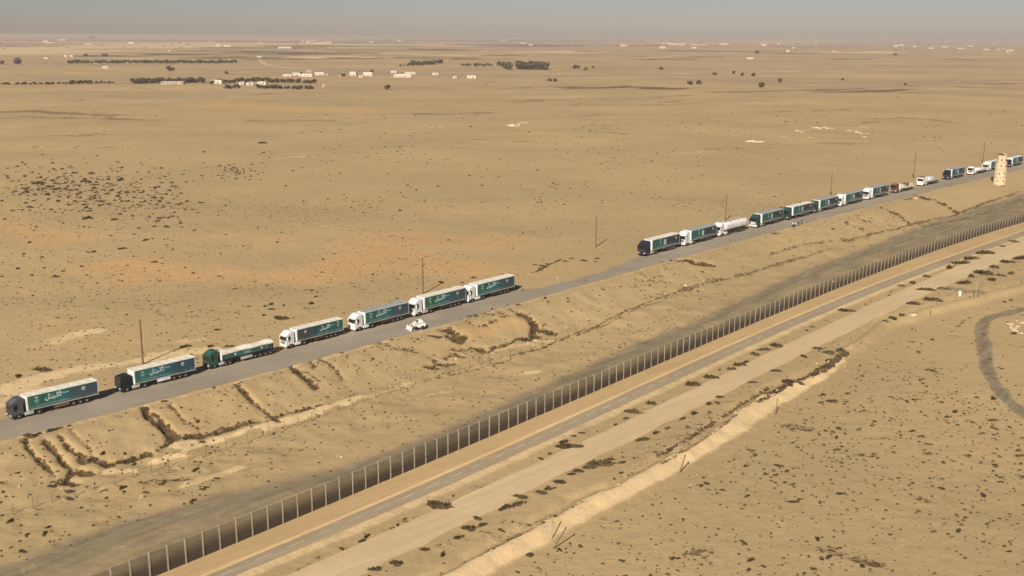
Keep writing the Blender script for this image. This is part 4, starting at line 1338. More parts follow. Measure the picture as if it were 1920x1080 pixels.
def motorcycle():
    X, Y = on_plane(np.array([1488.]), np.array([425.5]), 0.1)
    r = empty('motorcycle', (float(X[0]), float(Y[0]), 0.1), math.radians(215))
    tag(r, 'dark motorcycle with a white screen parked on the road edge', 'motorcycle')
    for x in (.72, -.70):
        t = link('wheel', cached('mt', lambda: MB().lathe_y([(.22, -.06), (.30, -.06), (.33, 0), (.30, .06), (.22, .06)], 'rubber', 16).mesh('tyre')), r)
        t.location = (x, 0, .33)
        link('rim', cached('mr', lambda: MB().lathe_y([(.03, -.07), (.22, -.03), (.22, .03), (.03, .07)], 'rim', 12).mesh('rim')), t)
    MB().bar((.72, .0, .33), (.45, 0, 1.0), .04, 'chassis').bar((.45, 0, .85), (-.3, 0, .5), .05, 'chassis').bar((-.3, 0, .5), (-.7, 0, .33), .04, 'chassis').bar((-.3, 0, .5), (-.6, 0, .8), .03, 'chassis').box((.05, 0, .45), (.4, .3, .35), 'chassis', .05).build('frame', r)
    MB().box((.2, 0, .88), (.55, .32, .25), 'rust', .08).build('fuel_tank', r)
    MB().box((-.4, 0, .86), (.75, .28, .12), 'rubber', .04).build('seat', r)
    MB().bar((.42, -.36, 1.05), (.42, .36, 1.05), .02, 'chassis').build('handlebar', r)
    MB().box((.55, 0, 1.22), (.06, .5, .5), 'white', .03).box((-.85, 0, 1.0), (.35, .45, .35), 'white', .05).build('windshield', r)
motorcycle()

# ------------------------------------------------------------------ stone tower
def tower():
    X, Y, Z = P([1873.], [346.])
    z = float(ground_z(X, Y)[0])
    scale = 1.0
    r = empty('stone_tower', (X[0], Y[0], z - 0.05))
    tag(r, 'tall pale stone watchtower of stacked round storeys beside the convoy road', 'tower')
    z0 = 0.0
    for k, (hgt, r0, r1) in enumerate(((3.6, 2.75, 2.65), (3.3, 2.62, 2.58), (3.3, 2.5, 2.45))):
        n = 20
        s = MB().lathe_z([(r0, 0), (r1, hgt - .16), (r1 + .02, hgt - .14)], 'stone', n, (0, 0, z0))
        st = s.build('tower_storey', r)
        MB().lathe_z([(r1 - .14, 0), (r1 - .14, .18)], 'stone_joint', n, (0, 0, z0 + hgt - .16)).build('ledge', st)
        for a in (-128, -78, 20, 110):
            t = math.radians(a + k * 7)
            rm = (r0 + r1) / 2
            q = MB().box((0, 0, 0), (.22, .42, .58), 'void')
            q.box((0, 0, -.36), (.34, .6, .1), 'stone')
            w = q.build('window', st)
            w.location = (rm * math.cos(t), rm * math.sin(t), z0 + hgt * .52)
            w.rotation_euler = (0, 0, t)
        z0 += hgt
    s = MB().lathe_z([(2.05, 0), (1.95, 2.3)], 'stone', 18, (.15, 0, z0))
    st = s.build('tower_storey', r)
    for a in (-115, -60, 60):
        t = math.radians(a)
        w = MB().box((0, 0, 0), (.22, .55, .7), 'void').build('window', st)
        w.location = (.15 + 2.0 * math.cos(t), 2.0 * math.sin(t), z0 + .95)
        w.rotation_euler = (0, 0, t)
    z0 += 2.3
    # broken parapet: tall on the right, low and open on the left
    n = 18
    g = MB()
    for i in range(n):
        t0, t1 = 2 * PI * i / n, 2 * PI * (i + 1) / n
        c = math.cos((t0 + t1) / 2)
        hh = 1.5 if c > .45 else (.75 if i % 3 else .55)
        a0, a1 = 1.93, 1.6
        vs = []
        for q in (0, hh):
            for rr, tt in ((a0, t0), (a0, t1 - .03), (a1, t1 - .03), (a1, t0)):
                vs.append((.15 + rr * math.cos(tt), rr * math.sin(tt), z0 + q))
        g.add(vs, [(0, 3, 2, 1), (4, 5, 6, 7), (0, 1, 5, 4), (1, 2, 6, 5), (2, 3, 7, 6), (3, 0, 4, 7)], 'stone')
    g.build('parapet', r)
    MB().box((-.35, 0, z0 + 1.0), (2.5, 2.6, .22), 'void', .04).bar((-1.2, -1.0, z0), (-1.2, -1.0, z0 + 1.0), .08, 'wood').bar((-1.2, 1.0, z0), (-1.2, 1.0, z0 + 1.0), .08, 'wood').build('sun_shelter', r)
tower()

# ------------------------------------------------------------------ utility poles and loose posts
POLES = [(268, 683, 601, 'bare wooden pole behind the black cabbed truck, nearest of the pole line'), (793, 551, 483, 'bare wooden pole behind the white cabbed truck with cream roof'), (1117, 463, 406, 'bare wooden pole on open sand in the gap of the convoy'),
         (1360, 415, 366, 'bare wooden pole behind the white tank truck'), (1557, 368, 326, 'bare wooden pole behind the dark teal cabbed truck'), (1713, 335, 291, 'bare wooden pole behind the two crate flatbeds'), (1843, 304, 271, 'bare wooden pole just left of the stone tower')]
for px, py, pt, label in POLES:
    X, Y, Z = P([px], [py])
    z = float(ground_z(X, Y)[0])
    hgt = (py - pt) * math.hypot(X[0], Y[0]) / FPX * 1.04
    r = empty('utility_pole', (X[0], Y[0], z), math.radians(random.uniform(0, 90)))
    tag(r, label, 'pole', 'wooden poles along the convoy road')
    MB().bar((0, 0, -.3), (.05, 0, hgt), .20, 'wood', 8, .15).build('shaft', r)
    MB().bar((.05, -.3, hgt - .25), (.05, .3, hgt - .25), .06, 'wood', 5).bar((.05, -.24, hgt - .22), (.05, -.24, hgt), .04, 'concrete', 5).bar((.05, .24, hgt - .22), (.05, .24, hgt), .04, 'concrete', 5).build('crossarm', r)

for px, py, dxp, hp, mat, rad, nm, label, cat in (
        (1035, 1010, 0, 48, 'concrete', .07, 'marker_post', 'thin pale upright post on the near bank, beside a leaning stake', 'post'),
        (1036, 1029, 27, 46, 'wood', .10, 'leaning_stake', 'dark stake leaning right on the near bank, close to the bottom of the photo', 'stake'),
        (1271, 851, 1, 23, 'concrete', .08, 'marker_post', 'short pale post at the bank top by the upper leaning stake', 'post'),
        (1274, 886, 10, 36, 'wood', .10, 'leaning_stake', 'dark stake leaning on the pale bank, the farther of two', 'stake'),
        (1454, 778, 2, 32, 'wood', .08, 'marker_post', 'dark upright stake on the sand below the end of the ditch', 'stake'),
        (1620, 663, 0, 24, 'concrete', .07, 'marker_post', 'thin pale post alone on the plain right of the ditch end', 'post'),
        (1745, 594, 0, 22, 'concrete', .08, 'marker_post', 'thin pale post below the dark shrubs near the gravel patch', 'post'),
        (1829, 559, 0, 30, 'concrete', .09, 'marker_post', 'tall pale post at the right end of the gravel patch', 'post'),
        (1834, 558, 1, 22, 'wood', .07, 'marker_post', 'short dark post beside the tall pale post at the gravel patch', 'post')):
    X, Y, Z = P([px], [py])
    z = float(ground_z(X, Y)[0])
    k = math.hypot(X[0], Y[0]) / FPX
    o = MB().bar((0, 0, -.2), (dxp * k, 0, hp * k * 1.03), rad, mat, 6, rad * .8).bar((dxp * k * .9, 0, hp * k * .9), (dxp * k, 0, hp * k * 1.05), rad * 1.2, mat, 6, rad).build(nm)
    o.location = (X[0], Y[0], z)
    tag(o, label, cat, 'loose posts and stakes by the near bank')

X, Y, Z = P([1799.], [556.])
r = empty('marker_block', (X[0], Y[0], float(ground_z(X, Y)[0])), .3)
tag(r, 'bright white upright marker standing on the dark gravel patch', 'marker')
MB().box((0, 0, .72), (.62, .5, 1.44), 'white', .06).build('pillar', r)
MB().box((0, 0, 1.5), (.4, .34, .2), 'white', .05).build('cap', r)
MB().box((0, 0, .06), (.95, .85, .14), 'concrete', .03).build('plinth', r)

# ------------------------------------------------------------------ shrubs
def leaf_clump(seed, nb, flat=0.55, core=True, n_core=2):
    """unit-radius shrub: a ragged low core and many blades spread through its volume"""
    r = np.random.default_rng(seed)
    vs, fs = [], []
    lobes = [(r.uniform(-.45, .45), r.uniform(-.45, .45), r.uniform(.35, .65)) for _ in range(4)]
    if core:
        for cx, cy, cr in lobes:
            k = len(vs)
            m_ = 7
            for z, q in ((0, 1.0), (.5, .8)):
                for i in range(m_):
                    a = 2 * PI * i / m_
                    j = r.uniform(.7, 1.15)
                    vs.append((cx + cr * q * j * math.cos(a), cy + cr * q * j * math.sin(a), z * flat * cr * 1.5 - .05))
            vs.append((cx, cy, flat * cr * 1.35))
            for i in range(m_):
                fs.append((k + i, k + (i + 1) % m_, k + m_ + (i + 1) % m_, k + m_ + i))
                fs.append((k + m_ + i, k + m_ + (i + 1) % m_, k + 2 * m_))
    for _ in range(nb):
        cx, cy, cr = lobes[r.integers(0, 4)]
        a, e = r.uniform(0, 2 * PI), r.uniform(.05, PI / 2)
        d = np.array([math.cos(a) * math.cos(e), math.sin(a) * math.cos(e), math.sin(e) * flat * 1.6])
        p = np.array([cx, cy, 0]) + d * cr * r.uniform(.45, .9)
        q = p + d * r.uniform(.15, .34) + r.normal(0, .08, 3)
        s = np.cross(d, r.normal(0, 1, 3)); s = s / (np.linalg.norm(s) + 1e-6) * r.uniform(.07, .15)
        k = len(vs)
        vs += [tuple(p + s), tuple(p - s), tuple(q)]
        fs.append((k, k + 1, k + 2))
    return vs, fs

SHRUB = []
for i in range(8):
    vs, fs = leaf_clump(100 + i, 110)
    SHRUB.append(MB().add(vs, fs, 'shrub' if i % 3 else 'shrub_light').mesh('desert_shrub'))

ind = []   # individual shrubs: px, py, width px, label, group
VERGE = [(1067, 838, 30), (1056, 829, 14), (1188, 773, 24), (1174, 785, 9), (1154, 796, 9), (1220, 757, 17), (1298, 722, 24), (1330, 708, 22), (1344, 709, 10), (1372, 693, 12), (1386, 685, 19), (1398, 679, 11), (1416, 665, 13), (1435, 657, 19), (1453, 649, 25),
         (1512, 620, 8), (1523, 613, 8), (1587, 583, 17), (1690, 537, 12), (1713, 532, 14), (1735, 519, 13), (1780, 503, 13), (1799, 494, 22), (1820, 486, 24), (1847, 475, 20), (1880, 462, 10), (820, 949, 36), (688, 1006, 12), (679, 1015, 12), (745, 985, 9), (1012, 861, 12), (1030, 851, 10), (1076, 818, 8), (735, 990, 8), (760, 974, 9), (1900, 454, 12), (640, 1030, 10), (1090, 812, 8), (850, 930, 9)]
SCRUB = [(1126, 874, 38), (1105, 878, 20), (1070, 890, 16), (1164, 887, 9), (1167, 867, 11), (1207, 826, 20), (1456, 697, 17), (1508, 669, 15), (1534, 654, 13), (1485, 716, 24), (1737, 545, 20), (1769, 542, 13), (1805, 532, 25), (1820, 519, 14), (1840, 513, 28), (1862, 502, 15), (1888, 492, 18), (1912, 485, 20),
         (1860, 525, 15), (1876, 517, 12), (1893, 513, 13), (1747, 563, 22), (1713, 570, 17), (1577, 656, 15), (1560, 675, 17), (1553, 662, 18), (892, 972, 19), (880, 990, 22), (946, 952, 20), (795, 1031, 18), (744, 1056, 22), (703, 1067, 22), (971, 946, 19), (974, 934, 20), (1013, 926, 20), (1030, 916, 19), (1048, 905, 23), (1085, 884, 14),
         (1145, 862, 10), (1230, 812, 16), (1250, 803, 12), (1280, 785, 12), (1300, 775, 14), (1330, 757, 16), (1346, 756, 12), (1412, 718, 12), (860, 1008, 16), (905, 985, 14), (940, 995, 10), (830, 1040, 14), (990, 985, 10), (1350, 745, 10), (1675, 597, 12), (1660, 602, 10), (1690, 590, 10)]
EDGE = [(58, 817, 20), (73, 814, 12), (98, 807, 14), (112, 803, 10), (130, 799, 9), (266, 764, 14), (308, 753, 10), (50, 824, 9), (400, 727, 9), (545, 686, 10), (640, 662, 8), (735, 637, 8), (880, 593, 9), (892, 591, 9), (922, 580, 9), (952, 573, 9), (972, 572, 9), (1022, 559, 9), (1027, 566, 8), (1099, 528, 8), (1240, 492, 8), (1258, 489, 7), (340, 764, 9), (368, 790, 11), (33, 887, 8), (1290, 489, 10)]
PLAIN = [(490, 269, 17), (75, 696, 26), (33, 706, 14), (347, 651, 18), (395, 651, 13), (430, 649, 15), (1096, 489, 12), (1060, 490, 9), (1071, 485, 8), (1120, 485, 9), (1117, 491, 9), (1004, 497, 8), (1012, 504, 8), (1019, 500, 10), (1027, 496, 8), (826, 530, 11), (888, 521, 10), (865, 530, 9), (584, 570, 15), (497, 575, 10), (509, 571, 11), (533, 573, 9), (508, 581, 12), (495, 591, 10), (525, 597, 22),
         (584, 545, 9), (573, 544, 7), (592, 557, 10), (467, 575, 8), (605, 511, 8), (32, 504, 12), (55, 455, 8), (290, 492, 11), (175, 473, 10), (229, 467, 14), (163, 410, 13), (275, 451, 12), (105, 519, 11), (1455, 392, 9), (1464, 390, 7), (1500, 381, 9), (1512, 380, 6), (1452, 369, 7), (130, 385, 9), (192, 379, 12), (321, 406, 10), (334, 384, 9), (70, 345, 14), (408, 619, 9), (980, 545, 9), (470, 630, 7), (700, 515, 8), (745, 560, 7), (835, 560, 10)]
for lst, lab, grp in ((VERGE, 'dark shrub on the narrow verge between border road and pale dirt track', 'shrubs on the verge of the dirt track'),
                      (SCRUB, 'dark bushy shrub in the scrub belt below the pale dirt track', 'shrubs in the belt below the dirt track'),
                      (EDGE, 'low dark shrub clinging to the gullied embankment top of the convoy road', 'shrubs on the embankment edge'),
                      (PLAIN, 'dark lone shrub on the open sand beyond the convoy road', 'lone shrubs on the sand beyond the convoy')):
    for a in lst: ind.append((a[0], a[1], a[2], lab, grp))

# random shrubs: denser clusters where the photograph has them
rest = []
def in_corridor(px, py):
    X, Y = on_plane(px, py, -2.5)
    return X, Y
def scatter(n, x0, x1, y0, y1, wmin, wmax, cond=None, clump=0):
    px, py = rng.uniform(x0, x1, n), rng.uniform(y0, y1, n)
    if clump:
        d = vnoise(px / 60, py / 22, clump) + 0.6 * vnoise(px / 22, py / 9, clump + 1)
        keep = d > rng.uniform(-.6, .9, n)
        px, py = px[keep], py[keep]
    w = wmin + (wmax - wmin) * rng.random(len(px)) ** 2.2
    if cond is not None:
        X, Y, Z = P(px, py)
        k = cond(X, Y)
        px, py, w = px[k], py[k], w[k]
    for a, b, c in zip(px, py, w): rest.append((a, b, c))
left = lambda X, Y: ROAD.d(X, Y) < -13
right = lambda X, Y: (SCARP.d(X, Y) > 5) & ((SCARP(X) - SCARP2(X)) / 1.3 + 1 < SCARP.d(X, Y))
slope = lambda X, Y: (ROAD.d(X, Y) > 1.5) & (GRAV.d(X, Y) < 3)
belt = lambda X, Y: (TRKR.d(X, Y) > .6) & (SCARP.d(X, Y) < -.5)
verge = lambda X, Y: (TRKL.d(X, Y) < -.3) & (ASPR.d(X, Y) > 1.8)
scatter(300, 20, 350, 320, 430, 3, 11, left, 51)
for q in range(640):
    gx = random.gauss(0, 98)
    rest.append((175 + gx, 360 + gx * .13 + random.gauss(0, 22), 2.5 + 8 * random.random() ** 2.5))
scatter(500, 0, 480, 285, 600, 2.5, 8, left, 52)
for q in range(110):
    rest.append((445 + random.gauss(0, 26), 324 + random.gauss(0, 9), 2.5 + 5 * random.random() ** 2))
scatter(1500, 0, 1200, 270, 640, 2, 7, left, 53)
scatter(1100, 560, 1330, 215, 400, 2, 6, left, 54)
scatter(500, 1200, 1920, 200, 400, 2, 5, left, 55)
scatter(700, 0, 1920, 150, 290, 1.5, 4.5, left, 56)
scatter(1700, 960, 1960, 690, 1085, 3, 14, right, 57)
scatter(1100, 1000, 1960, 740, 1085, 2.5, 9, right, 0)
scatter(350, 1450, 1960, 520, 760, 3, 10, right, 58)
scatter(420, 0, 1920, 380, 960, 3, 9, slope, 59)
scatter(420, 640, 1320, 480, 700, 3, 8, slope, 60)
scatter(120, 0, 420, 820, 1040, 4, 14, slope, 0)
scatter(1500, 640, 1930, 470, 1085, 3, 12, belt, 61)
scatter(2600, 640, 1930, 440, 1085, 3, 10, verge, 62)
for pts, w, s in GULLIES:
    for (xa, ya), (xb, yb) in zip(pts[:-1], pts[1:]):
        for q in range(max(2, int(math.hypot(xb - xa, yb - ya) / 2.6))):
            t = random.random()
            rest.append((xa + (xb - xa) * t + random.gauss(0, 1.6), ya + (yb - ya) * t + random.gauss(0, 1.2), random.uniform(2.5, 4 + 3.5 * s * w)))

def place_sizes(lst):
    a = np.array([(q[0], q[1], q[2]) for q in lst], float)
    X, Y, Z = P(a[:, 0], a[:, 1])
    Zg = ground_z(X, Y)
    w = a[:, 2] * np.sqrt(X ** 2 + Y ** 2 + H ** 2) / FPX
    return X, Y, Zg, w

rest.sort(key=lambda q: -q[2])
spare = 300 - len(ind)
for q in rest[:spare]:
    X, Y, Z = P([q[0]], [q[1]])
    if ROAD.d(X, Y)[0] < 0: l, g = 'small dark shrub among many scattered over the sand left of the convoy road', 'small shrubs scattered left of the convoy'
    elif right(X, Y)[0]: l, g = 'flat dark tussock among many dotted over the near right hand plain', 'tussocks dotted over the near plain'
    else: l, g = 'small brown tussock inside the border strip between the two roads', 'tussocks within the border strip'
    ind.append((q[0], q[1], q[2], l, g))
rest = rest[spare:]
X, Y, Zg, W = place_sizes(ind)
for k in range(len(ind)):
    o = link('desert_shrub', SHRUB[random.randrange(8)])
    o.location = (X[k], Y[k], Zg[k] - .03)
    s = W[k] * (0.82 if 'track' in ind[k][4] else 0.72)
    big = ind[k][2] > 15
    o.scale = (s * random.uniform(.95, 1.35), s * random.uniform(.55, .9), s * (random.uniform(.42, .62) if big else random.uniform(.5, .85)))
    o.rotation_euler = (0, 0, random.uniform(-.5, .9) if big else random.uniform(0, 6.28))
    tag(o, ind[k][3], 'shrub', ind[k][4])

def merged(name, X, Y, Z, S, tmpl, mat, zs=1.0):
    tv = [np.array(t[0]) for t in tmpl]
    tf = [t[1] for t in tmpl]
    vs, fs, off = [], [], 0
    for k in range(len(X)):
        i = k % len(tv)
        a = rng.uniform(0, 2 * PI)
        c, s = math.cos(a), math.sin(a)
        v = tv[i]
        sx, sy, sz = S[k] * rng.uniform(.8, 1.3), S[k] * rng.uniform(.7, 1.1), S[k] * rng.uniform(.6, 1.1) * zs
        q = np.stack([X[k] + c * v[:, 0] * sx - s * v[:, 1] * sy, Y[k] + s * v[:, 0] * sx + c * v[:, 1] * sy, Z[k] + v[:, 2] * sz - .02], -1)
        vs.append(q)
        fs += [tuple(j + off for j in f) for f in tf[i]]
        off += len(v)
    me = bpy.data.meshes.new(name)
    me.from_pydata(np.concatenate(vs).tolist(), [], fs)
    me.materials.append(M[mat])
    return link(name, me)
small_t = []
for i in range(6):
    r = np.random.default_rng(i)
    vs, fs = leaf_clump(300 + i, 9, .5, False)
    k = len(vs)
    for j in range(6):
        a = 2 * PI * j / 6
        vs.append((r.uniform(.6, 1) * math.cos(a), r.uniform(.6, 1) * math.sin(a), -.03))
    for j in range(4):
        a = 2 * PI * j / 4 + .4
        vs.append((r.uniform(.3, .6) * math.cos(a), r.uniform(.3, .6) * math.sin(a), r.uniform(.35, .6)))
    for j in range(6): fs.append((k + j, k + (j + 1) % 6, k + 6 + (j * 4 // 6)))
    fs.append((k + 6, k + 7, k + 8, k + 9))
    for j in range(4): fs.append((k + 6 + j, k + (j * 6 // 4), k + 6 + (j + 1) % 4))
    small_t.append((vs, fs))
X, Y, Zg, W = place_sizes(rest)
o = merged('scattered_scrub', X, Y, Zg, W * .62, small_t, 'shrub_light')
tag(o, 'countless small dry tussocks dotted over the sand', 'scrub', kind='stuff')
# a finer world-space sprinkle of tufts over the nearer ground
n = 24000
rr = np.sqrt(rng.uniform(110 ** 2, 420 ** 2, n)); tt = rng.uniform(-.62, .62, n)
X, Y = rr * np.sin(tt), rr * np.cos(tt)
ok = (left(X, Y) | right(X, Y) | slope(X, Y) | belt(X, Y))
dn = vnoise(X / 40, Y / 40, 71) + .5 * vnoise(X / 11, Y / 11, 72)
ok &= dn > rng.uniform(-.9, .8, n)
X, Y = X[ok], Y[ok]
o = merged('dry_tufts', X, Y, ground_z(X, Y), rng.uniform(.12, .42, len(X)), small_t, 'shrub_light', .8)
tag(o, 'sparse dry tufts and stones sprinkled over the sand', 'scrub', kind='stuff')

# ------------------------------------------------------------------ rocks, chalk outcrops
def rock_mesh(seed, mat, flat=.6):
    r = np.random.default_rng(seed)
    bm = bmesh.new()
    bmesh.ops.create_icosphere(bm, subdivisions=2, radius=1)
    for v in bm.verts:
        k = 1 + .35 * float(vnoise(np.array([v.co.x * 1.7 + seed]), np.array([v.co.y * 1.7 + v.co.z]), seed)[0]) + r.uniform(-.08, .08)
        v.co = Vector((v.co.x * k, v.co.y * k, max(v.co.z * k * flat, -.15)))
    return MB().bm(bm, mat).mesh('rock')
CH = [rock_mesh(i, 'chalk', .35) for i in range(5)]
RK = rock_mesh(9, 'rock', .7)
CHALK = [(963, 234, 26, 9, 'large pale chalk mound on the plain, left of a smaller one'), (984, 230, 13, 5, 'small pale chalk mound beside a larger one on the middle plain'), (1497, 246, 15, 6, 'pale chalk mound at the left of the outcrop row on the right plain'), (1512, 244, 9, 4, 'small chalk patch second from the left in the outcrop row'), (1531, 240, 18, 5, 'long chalk mound in the middle of the outcrop row'), (1552, 240, 16, 4, 'thin chalk streak at the right end of the outcrop row'),
         (1472, 257, 9, 4, 'small chalk patch in front of the outcrop row, left'), (1519, 258, 10, 4, 'small chalk patch in front of the outcrop row, right'), (1608, 248, 24, 9, 'rounded chalk mound standing apart right of the outcrop row'), (1619, 238, 10, 4, 'small chalk patch just behind the rounded mound'), (1620, 257, 12, 4, 'small chalk patch just in front of the rounded mound'), (1415, 266, 30, 3, 'low pale chalk streak left of the outcrop rows'),
         (1914, 624, 22, 22, 'big white rubble heap at the right edge of the photo'), (1900, 609, 18, 8, 'white rubble spill left of the big white heap'), (1912, 604, 14, 7, 'white rubble spill behind the big white heap'), (1648, 590, 9, 5, 'white rubble scatter below the pale track'), (1712, 590, 16, 7, 'pale stone pile among shrubs below the dirt track'),
         (855, 673, 5, 5, 'single white stone on the slumped embankment'), (1285, 535, 6, 6, 'single white stone beside the wheel ruts'), (640, 857, 6, 4, 'larger of two white stones above the fence'), (633, 855, 4, 3, 'smaller of two white stones above the fence'), (1045, 521, 4, 4, 'white stone on the sand beside the convoy gap'), (1004, 637, 12, 7, 'pale boulder below the darkest gully'), (340, 821, 6, 5, 'white stone at the mouth of a gully'), (266, 931, 9, 9, 'white stone lying on the sand above the gravel'), (1717, 372, 6, 5, 'white stone at the road edge left of the tower'), (1562, 536 - 8, 6, 6, 'white stone at the foot of the border fence')]
for k, (px, py, w, hp, label) in enumerate(CHALK):
    X, Y, Z = P([px], [py])
    if w > 8:
        z = float(ground_z(X, Y)[0])
        kk = math.sqrt(X[0] ** 2 + Y[0] ** 2 + H * H) / FPX
        r = empty('chalk_mound', (X[0], Y[0], z))
        tag(r, label, 'mound')
        depth = hp * kk * math.hypot(X[0], Y[0]) / H
        for q in range(int(5 + w * .45)):
            a, rad = random.uniform(0, 6.28), random.random() ** .6
            lx, ly = math.cos(a) * rad * w * kk * .5, math.sin(a) * rad * depth * .45
            o = link('rock', CH[random.randrange(5)], r)
            o.location = (lx, ly, float(ground_z(X + lx, Y + ly)[0]) - z)
            sz = w * kk * random.uniform(.06, .20) * (1.15 - .6 * rad)
            o.scale = (sz * random.uniform(.9, 1.8), sz * random.uniform(.8, 1.4), sz * random.uniform(.6, 1.3))
            o.rotation_euler = (0, 0, random.uniform(0, 6.28))
        continue
    o = link('white_stone', CH[k % 5])
    s = w * math.sqrt(X[0] ** 2 + Y[0] ** 2 + H * H) / FPX
    o.location = (X[0], Y[0], float(ground_z(X, Y)[0]))
    o.scale = (s * .5, s * .38, s * .5 * min(max(hp / w * 1.4, .3), 1.6))
    o.rotation_euler = (0, 0, random.uniform(-.4, .4))
    tag(o, label, 'mound' if w > 8 else 'stone')
X, Y, Z = P([993.], [1042.])
o = link('dark_rock', RK); o.location = (X[0], Y[0], float(ground_z(X, Y)[0]) + .1); o.scale = (.5, .45, .5)
tag(o, 'dark rock lying on the pale near bank', 'rock')

# broken stones along the near bank and at the foot of the embankment
n = 800
X = rng.uniform(-45, 80, n)
Y = SCARP(X) - rng.uniform(-2.5, 9, n) * np.sqrt(1 + SCARP.slope(X) ** 2) * rng.random(n)
n = 900
X2 = rng.uniform(-75, 60, n)
Y2 = BASE(X2) + rng.normal(0, 3.2, n)
k2 = vnoise(X2 / 12, Y2 / 12, 77) > .05
for nm, xa, ya, mt, lab in (('bank_rubble', X, Y, 'clod', 'pale broken stones strewn down the near bank'), ('slope_rubble', X2[k2], Y2[k2], 'clod', 'earth clods and stones at the foot of the embankment')):
    o = merged(nm, xa, ya, ground_z(xa, ya), rng.uniform(.05, .14, len(xa)) * (1 + 1.2 * (rng.random(len(xa)) > .93)), [([(-1, -.8, -.2), (1, -.7, -.2), (.8, .9, -.2), (-.9, .8, -.2), (-.5, -.4, .7), (.5, -.3, .8), (.4, .5, .6), (-.4, .4, .8)], [(4, 5, 6, 7), (0, 1, 5, 4), (1, 2, 6, 5), (2, 3, 7, 6), (3, 0, 4, 7)])], mt)
    tag(o, lab, 'rubble', kind='stuff')

# ------------------------------------------------------------------ far trees
def crown(seed, nb=150, tall=1.0):
    r = np.random.default_rng(seed)
    vs, fs = [], []
    lobes = [(r.uniform(-.35, .35), r.uniform(-.35, .35), r.uniform(.35, .8), r.uniform(.28, .45)) for _ in range(6)]
    for _ in range(nb):
        cx, cy, cz, cr = lobes[r.integers(0, 6)]
        d = r.normal(0, 1, 3); d /= np.linalg.norm(d)
        p = np.array([cx, cy, cz * tall]) + d * cr * r.uniform(.5, 1.0)
        u = np.cross(d, r.normal(0, 1, 3)); u /= np.linalg.norm(u)
        w = np.cross(d, u)
        s = r.uniform(.10, .2)
        k = len(vs)
        vs += [tuple(p + u * s), tuple(p + w * s), tuple(p - u * s + d * .06), tuple(p - w * s)]
        fs.append((k, k + 1, k + 2, k + 3))
    return MB().add(vs, fs, 'tree').mesh('crown')
CROWN = [crown(i) for i in range(5)]
TRUNK = MB().bar((0, 0, -.1), (.03, 0, .5), .06, 'trunk', 6, .035).bar((.02, 0, .4), (.2, .1, .68), .03, 'trunk', 5, .015).bar((.02, 0, .35), (-.2, -.08, .65), .03, 'trunk', 5, .015).mesh('trunk')
def tree(px, py, hp, label, group, wide=1.0):
    X, Y, Z = P([px], [py], 20)
    k = math.hypot(X[0], Y[0]) / FPX
    r = empty('tree', (X[0], Y[0], float(ground_z(X, Y)[0]) - .1), random.uniform(0, 6.28))
    s = hp * k
    r.scale = (s * wide, s * wide, s)
    tag(r, label, 'tree', group)
    link('trunk', TRUNK, r)
    link('crown', random.choice(CROWN), r)
ROWS = [((127, 119), (446, 119), 5.5, 58, 'dark tree in the longest far hedgerow, left of the photo', 'trees of the longest far hedgerow'), ((0, 159), (20, 159), 3.5, 5, 'low tree in the short row at the left edge', 'low trees at the left edge'), ((27, 159), (215, 157), 4, 34, 'low dark tree in the thin far hedgerow at left', 'trees of the thin left hedgerow'),
        ((136, 157), (172, 156), 5.5, 8, 'low dark tree in the thin far hedgerow at left', 'trees of the thin left hedgerow'), ((248, 157), (382, 155), 8, 26, 'dark tree in the hedgerow left of the white farm sheds', 'trees left of the farm sheds'), ((393, 158), (480, 153), 7, 12, 'dark tree standing between the white farm sheds', 'trees between the farm sheds'), ((484, 154), (590, 157), 8, 18, 'dark tree in the grove behind the farm sheds', 'trees behind the farm sheds'),
        ((420, 166), (450, 166), 6, 5, 'dark tree in the front row below the farm sheds', 'trees below the farm sheds'), ((480, 166), (588, 168), 6, 17, 'dark tree in the front row below the farm sheds', 'trees below the farm sheds'), ((748, 125), (768, 124), 4, 3, 'dark tree in the middle far hedgerow', 'trees of the middle far hedgerow'), ((768, 124), (830, 121), 8, 11, 'dark tree in the middle far hedgerow', 'trees of the middle far hedgerow'), ((862, 124), (925, 124), 5, 11, 'small dark tree in the even row left of the tall grove', 'trees left of the tall grove'),
        ((968, 130), (1026, 131), 13, 14, 'dark tree of the tall dense grove in the middle distance', 'trees of the tall grove'), ((936, 124), (944, 124), 7, 3, 'dark tree just left of the tall grove', 'trees beside the tall grove'), ((950, 130), (955, 131), 11, 2, 'dark tree just left of the tall grove', 'trees beside the tall grove'), ((1074, 129), (1084, 129), 6, 3, 'small dark tree right of the tall grove', 'small trees right of the grove')]
for (x0, y0), (x1, y1), hp, n, label, grp in ROWS:
    for k in range(n):
        t = (k + random.uniform(.2, .8)) / n
        tree(x0 + (x1 - x0) * t, y0 + (y1 - y0) * t + random.uniform(-.8, .5), hp * random.uniform(.75, 1.2), label, grp, random.uniform(.9, 1.4))
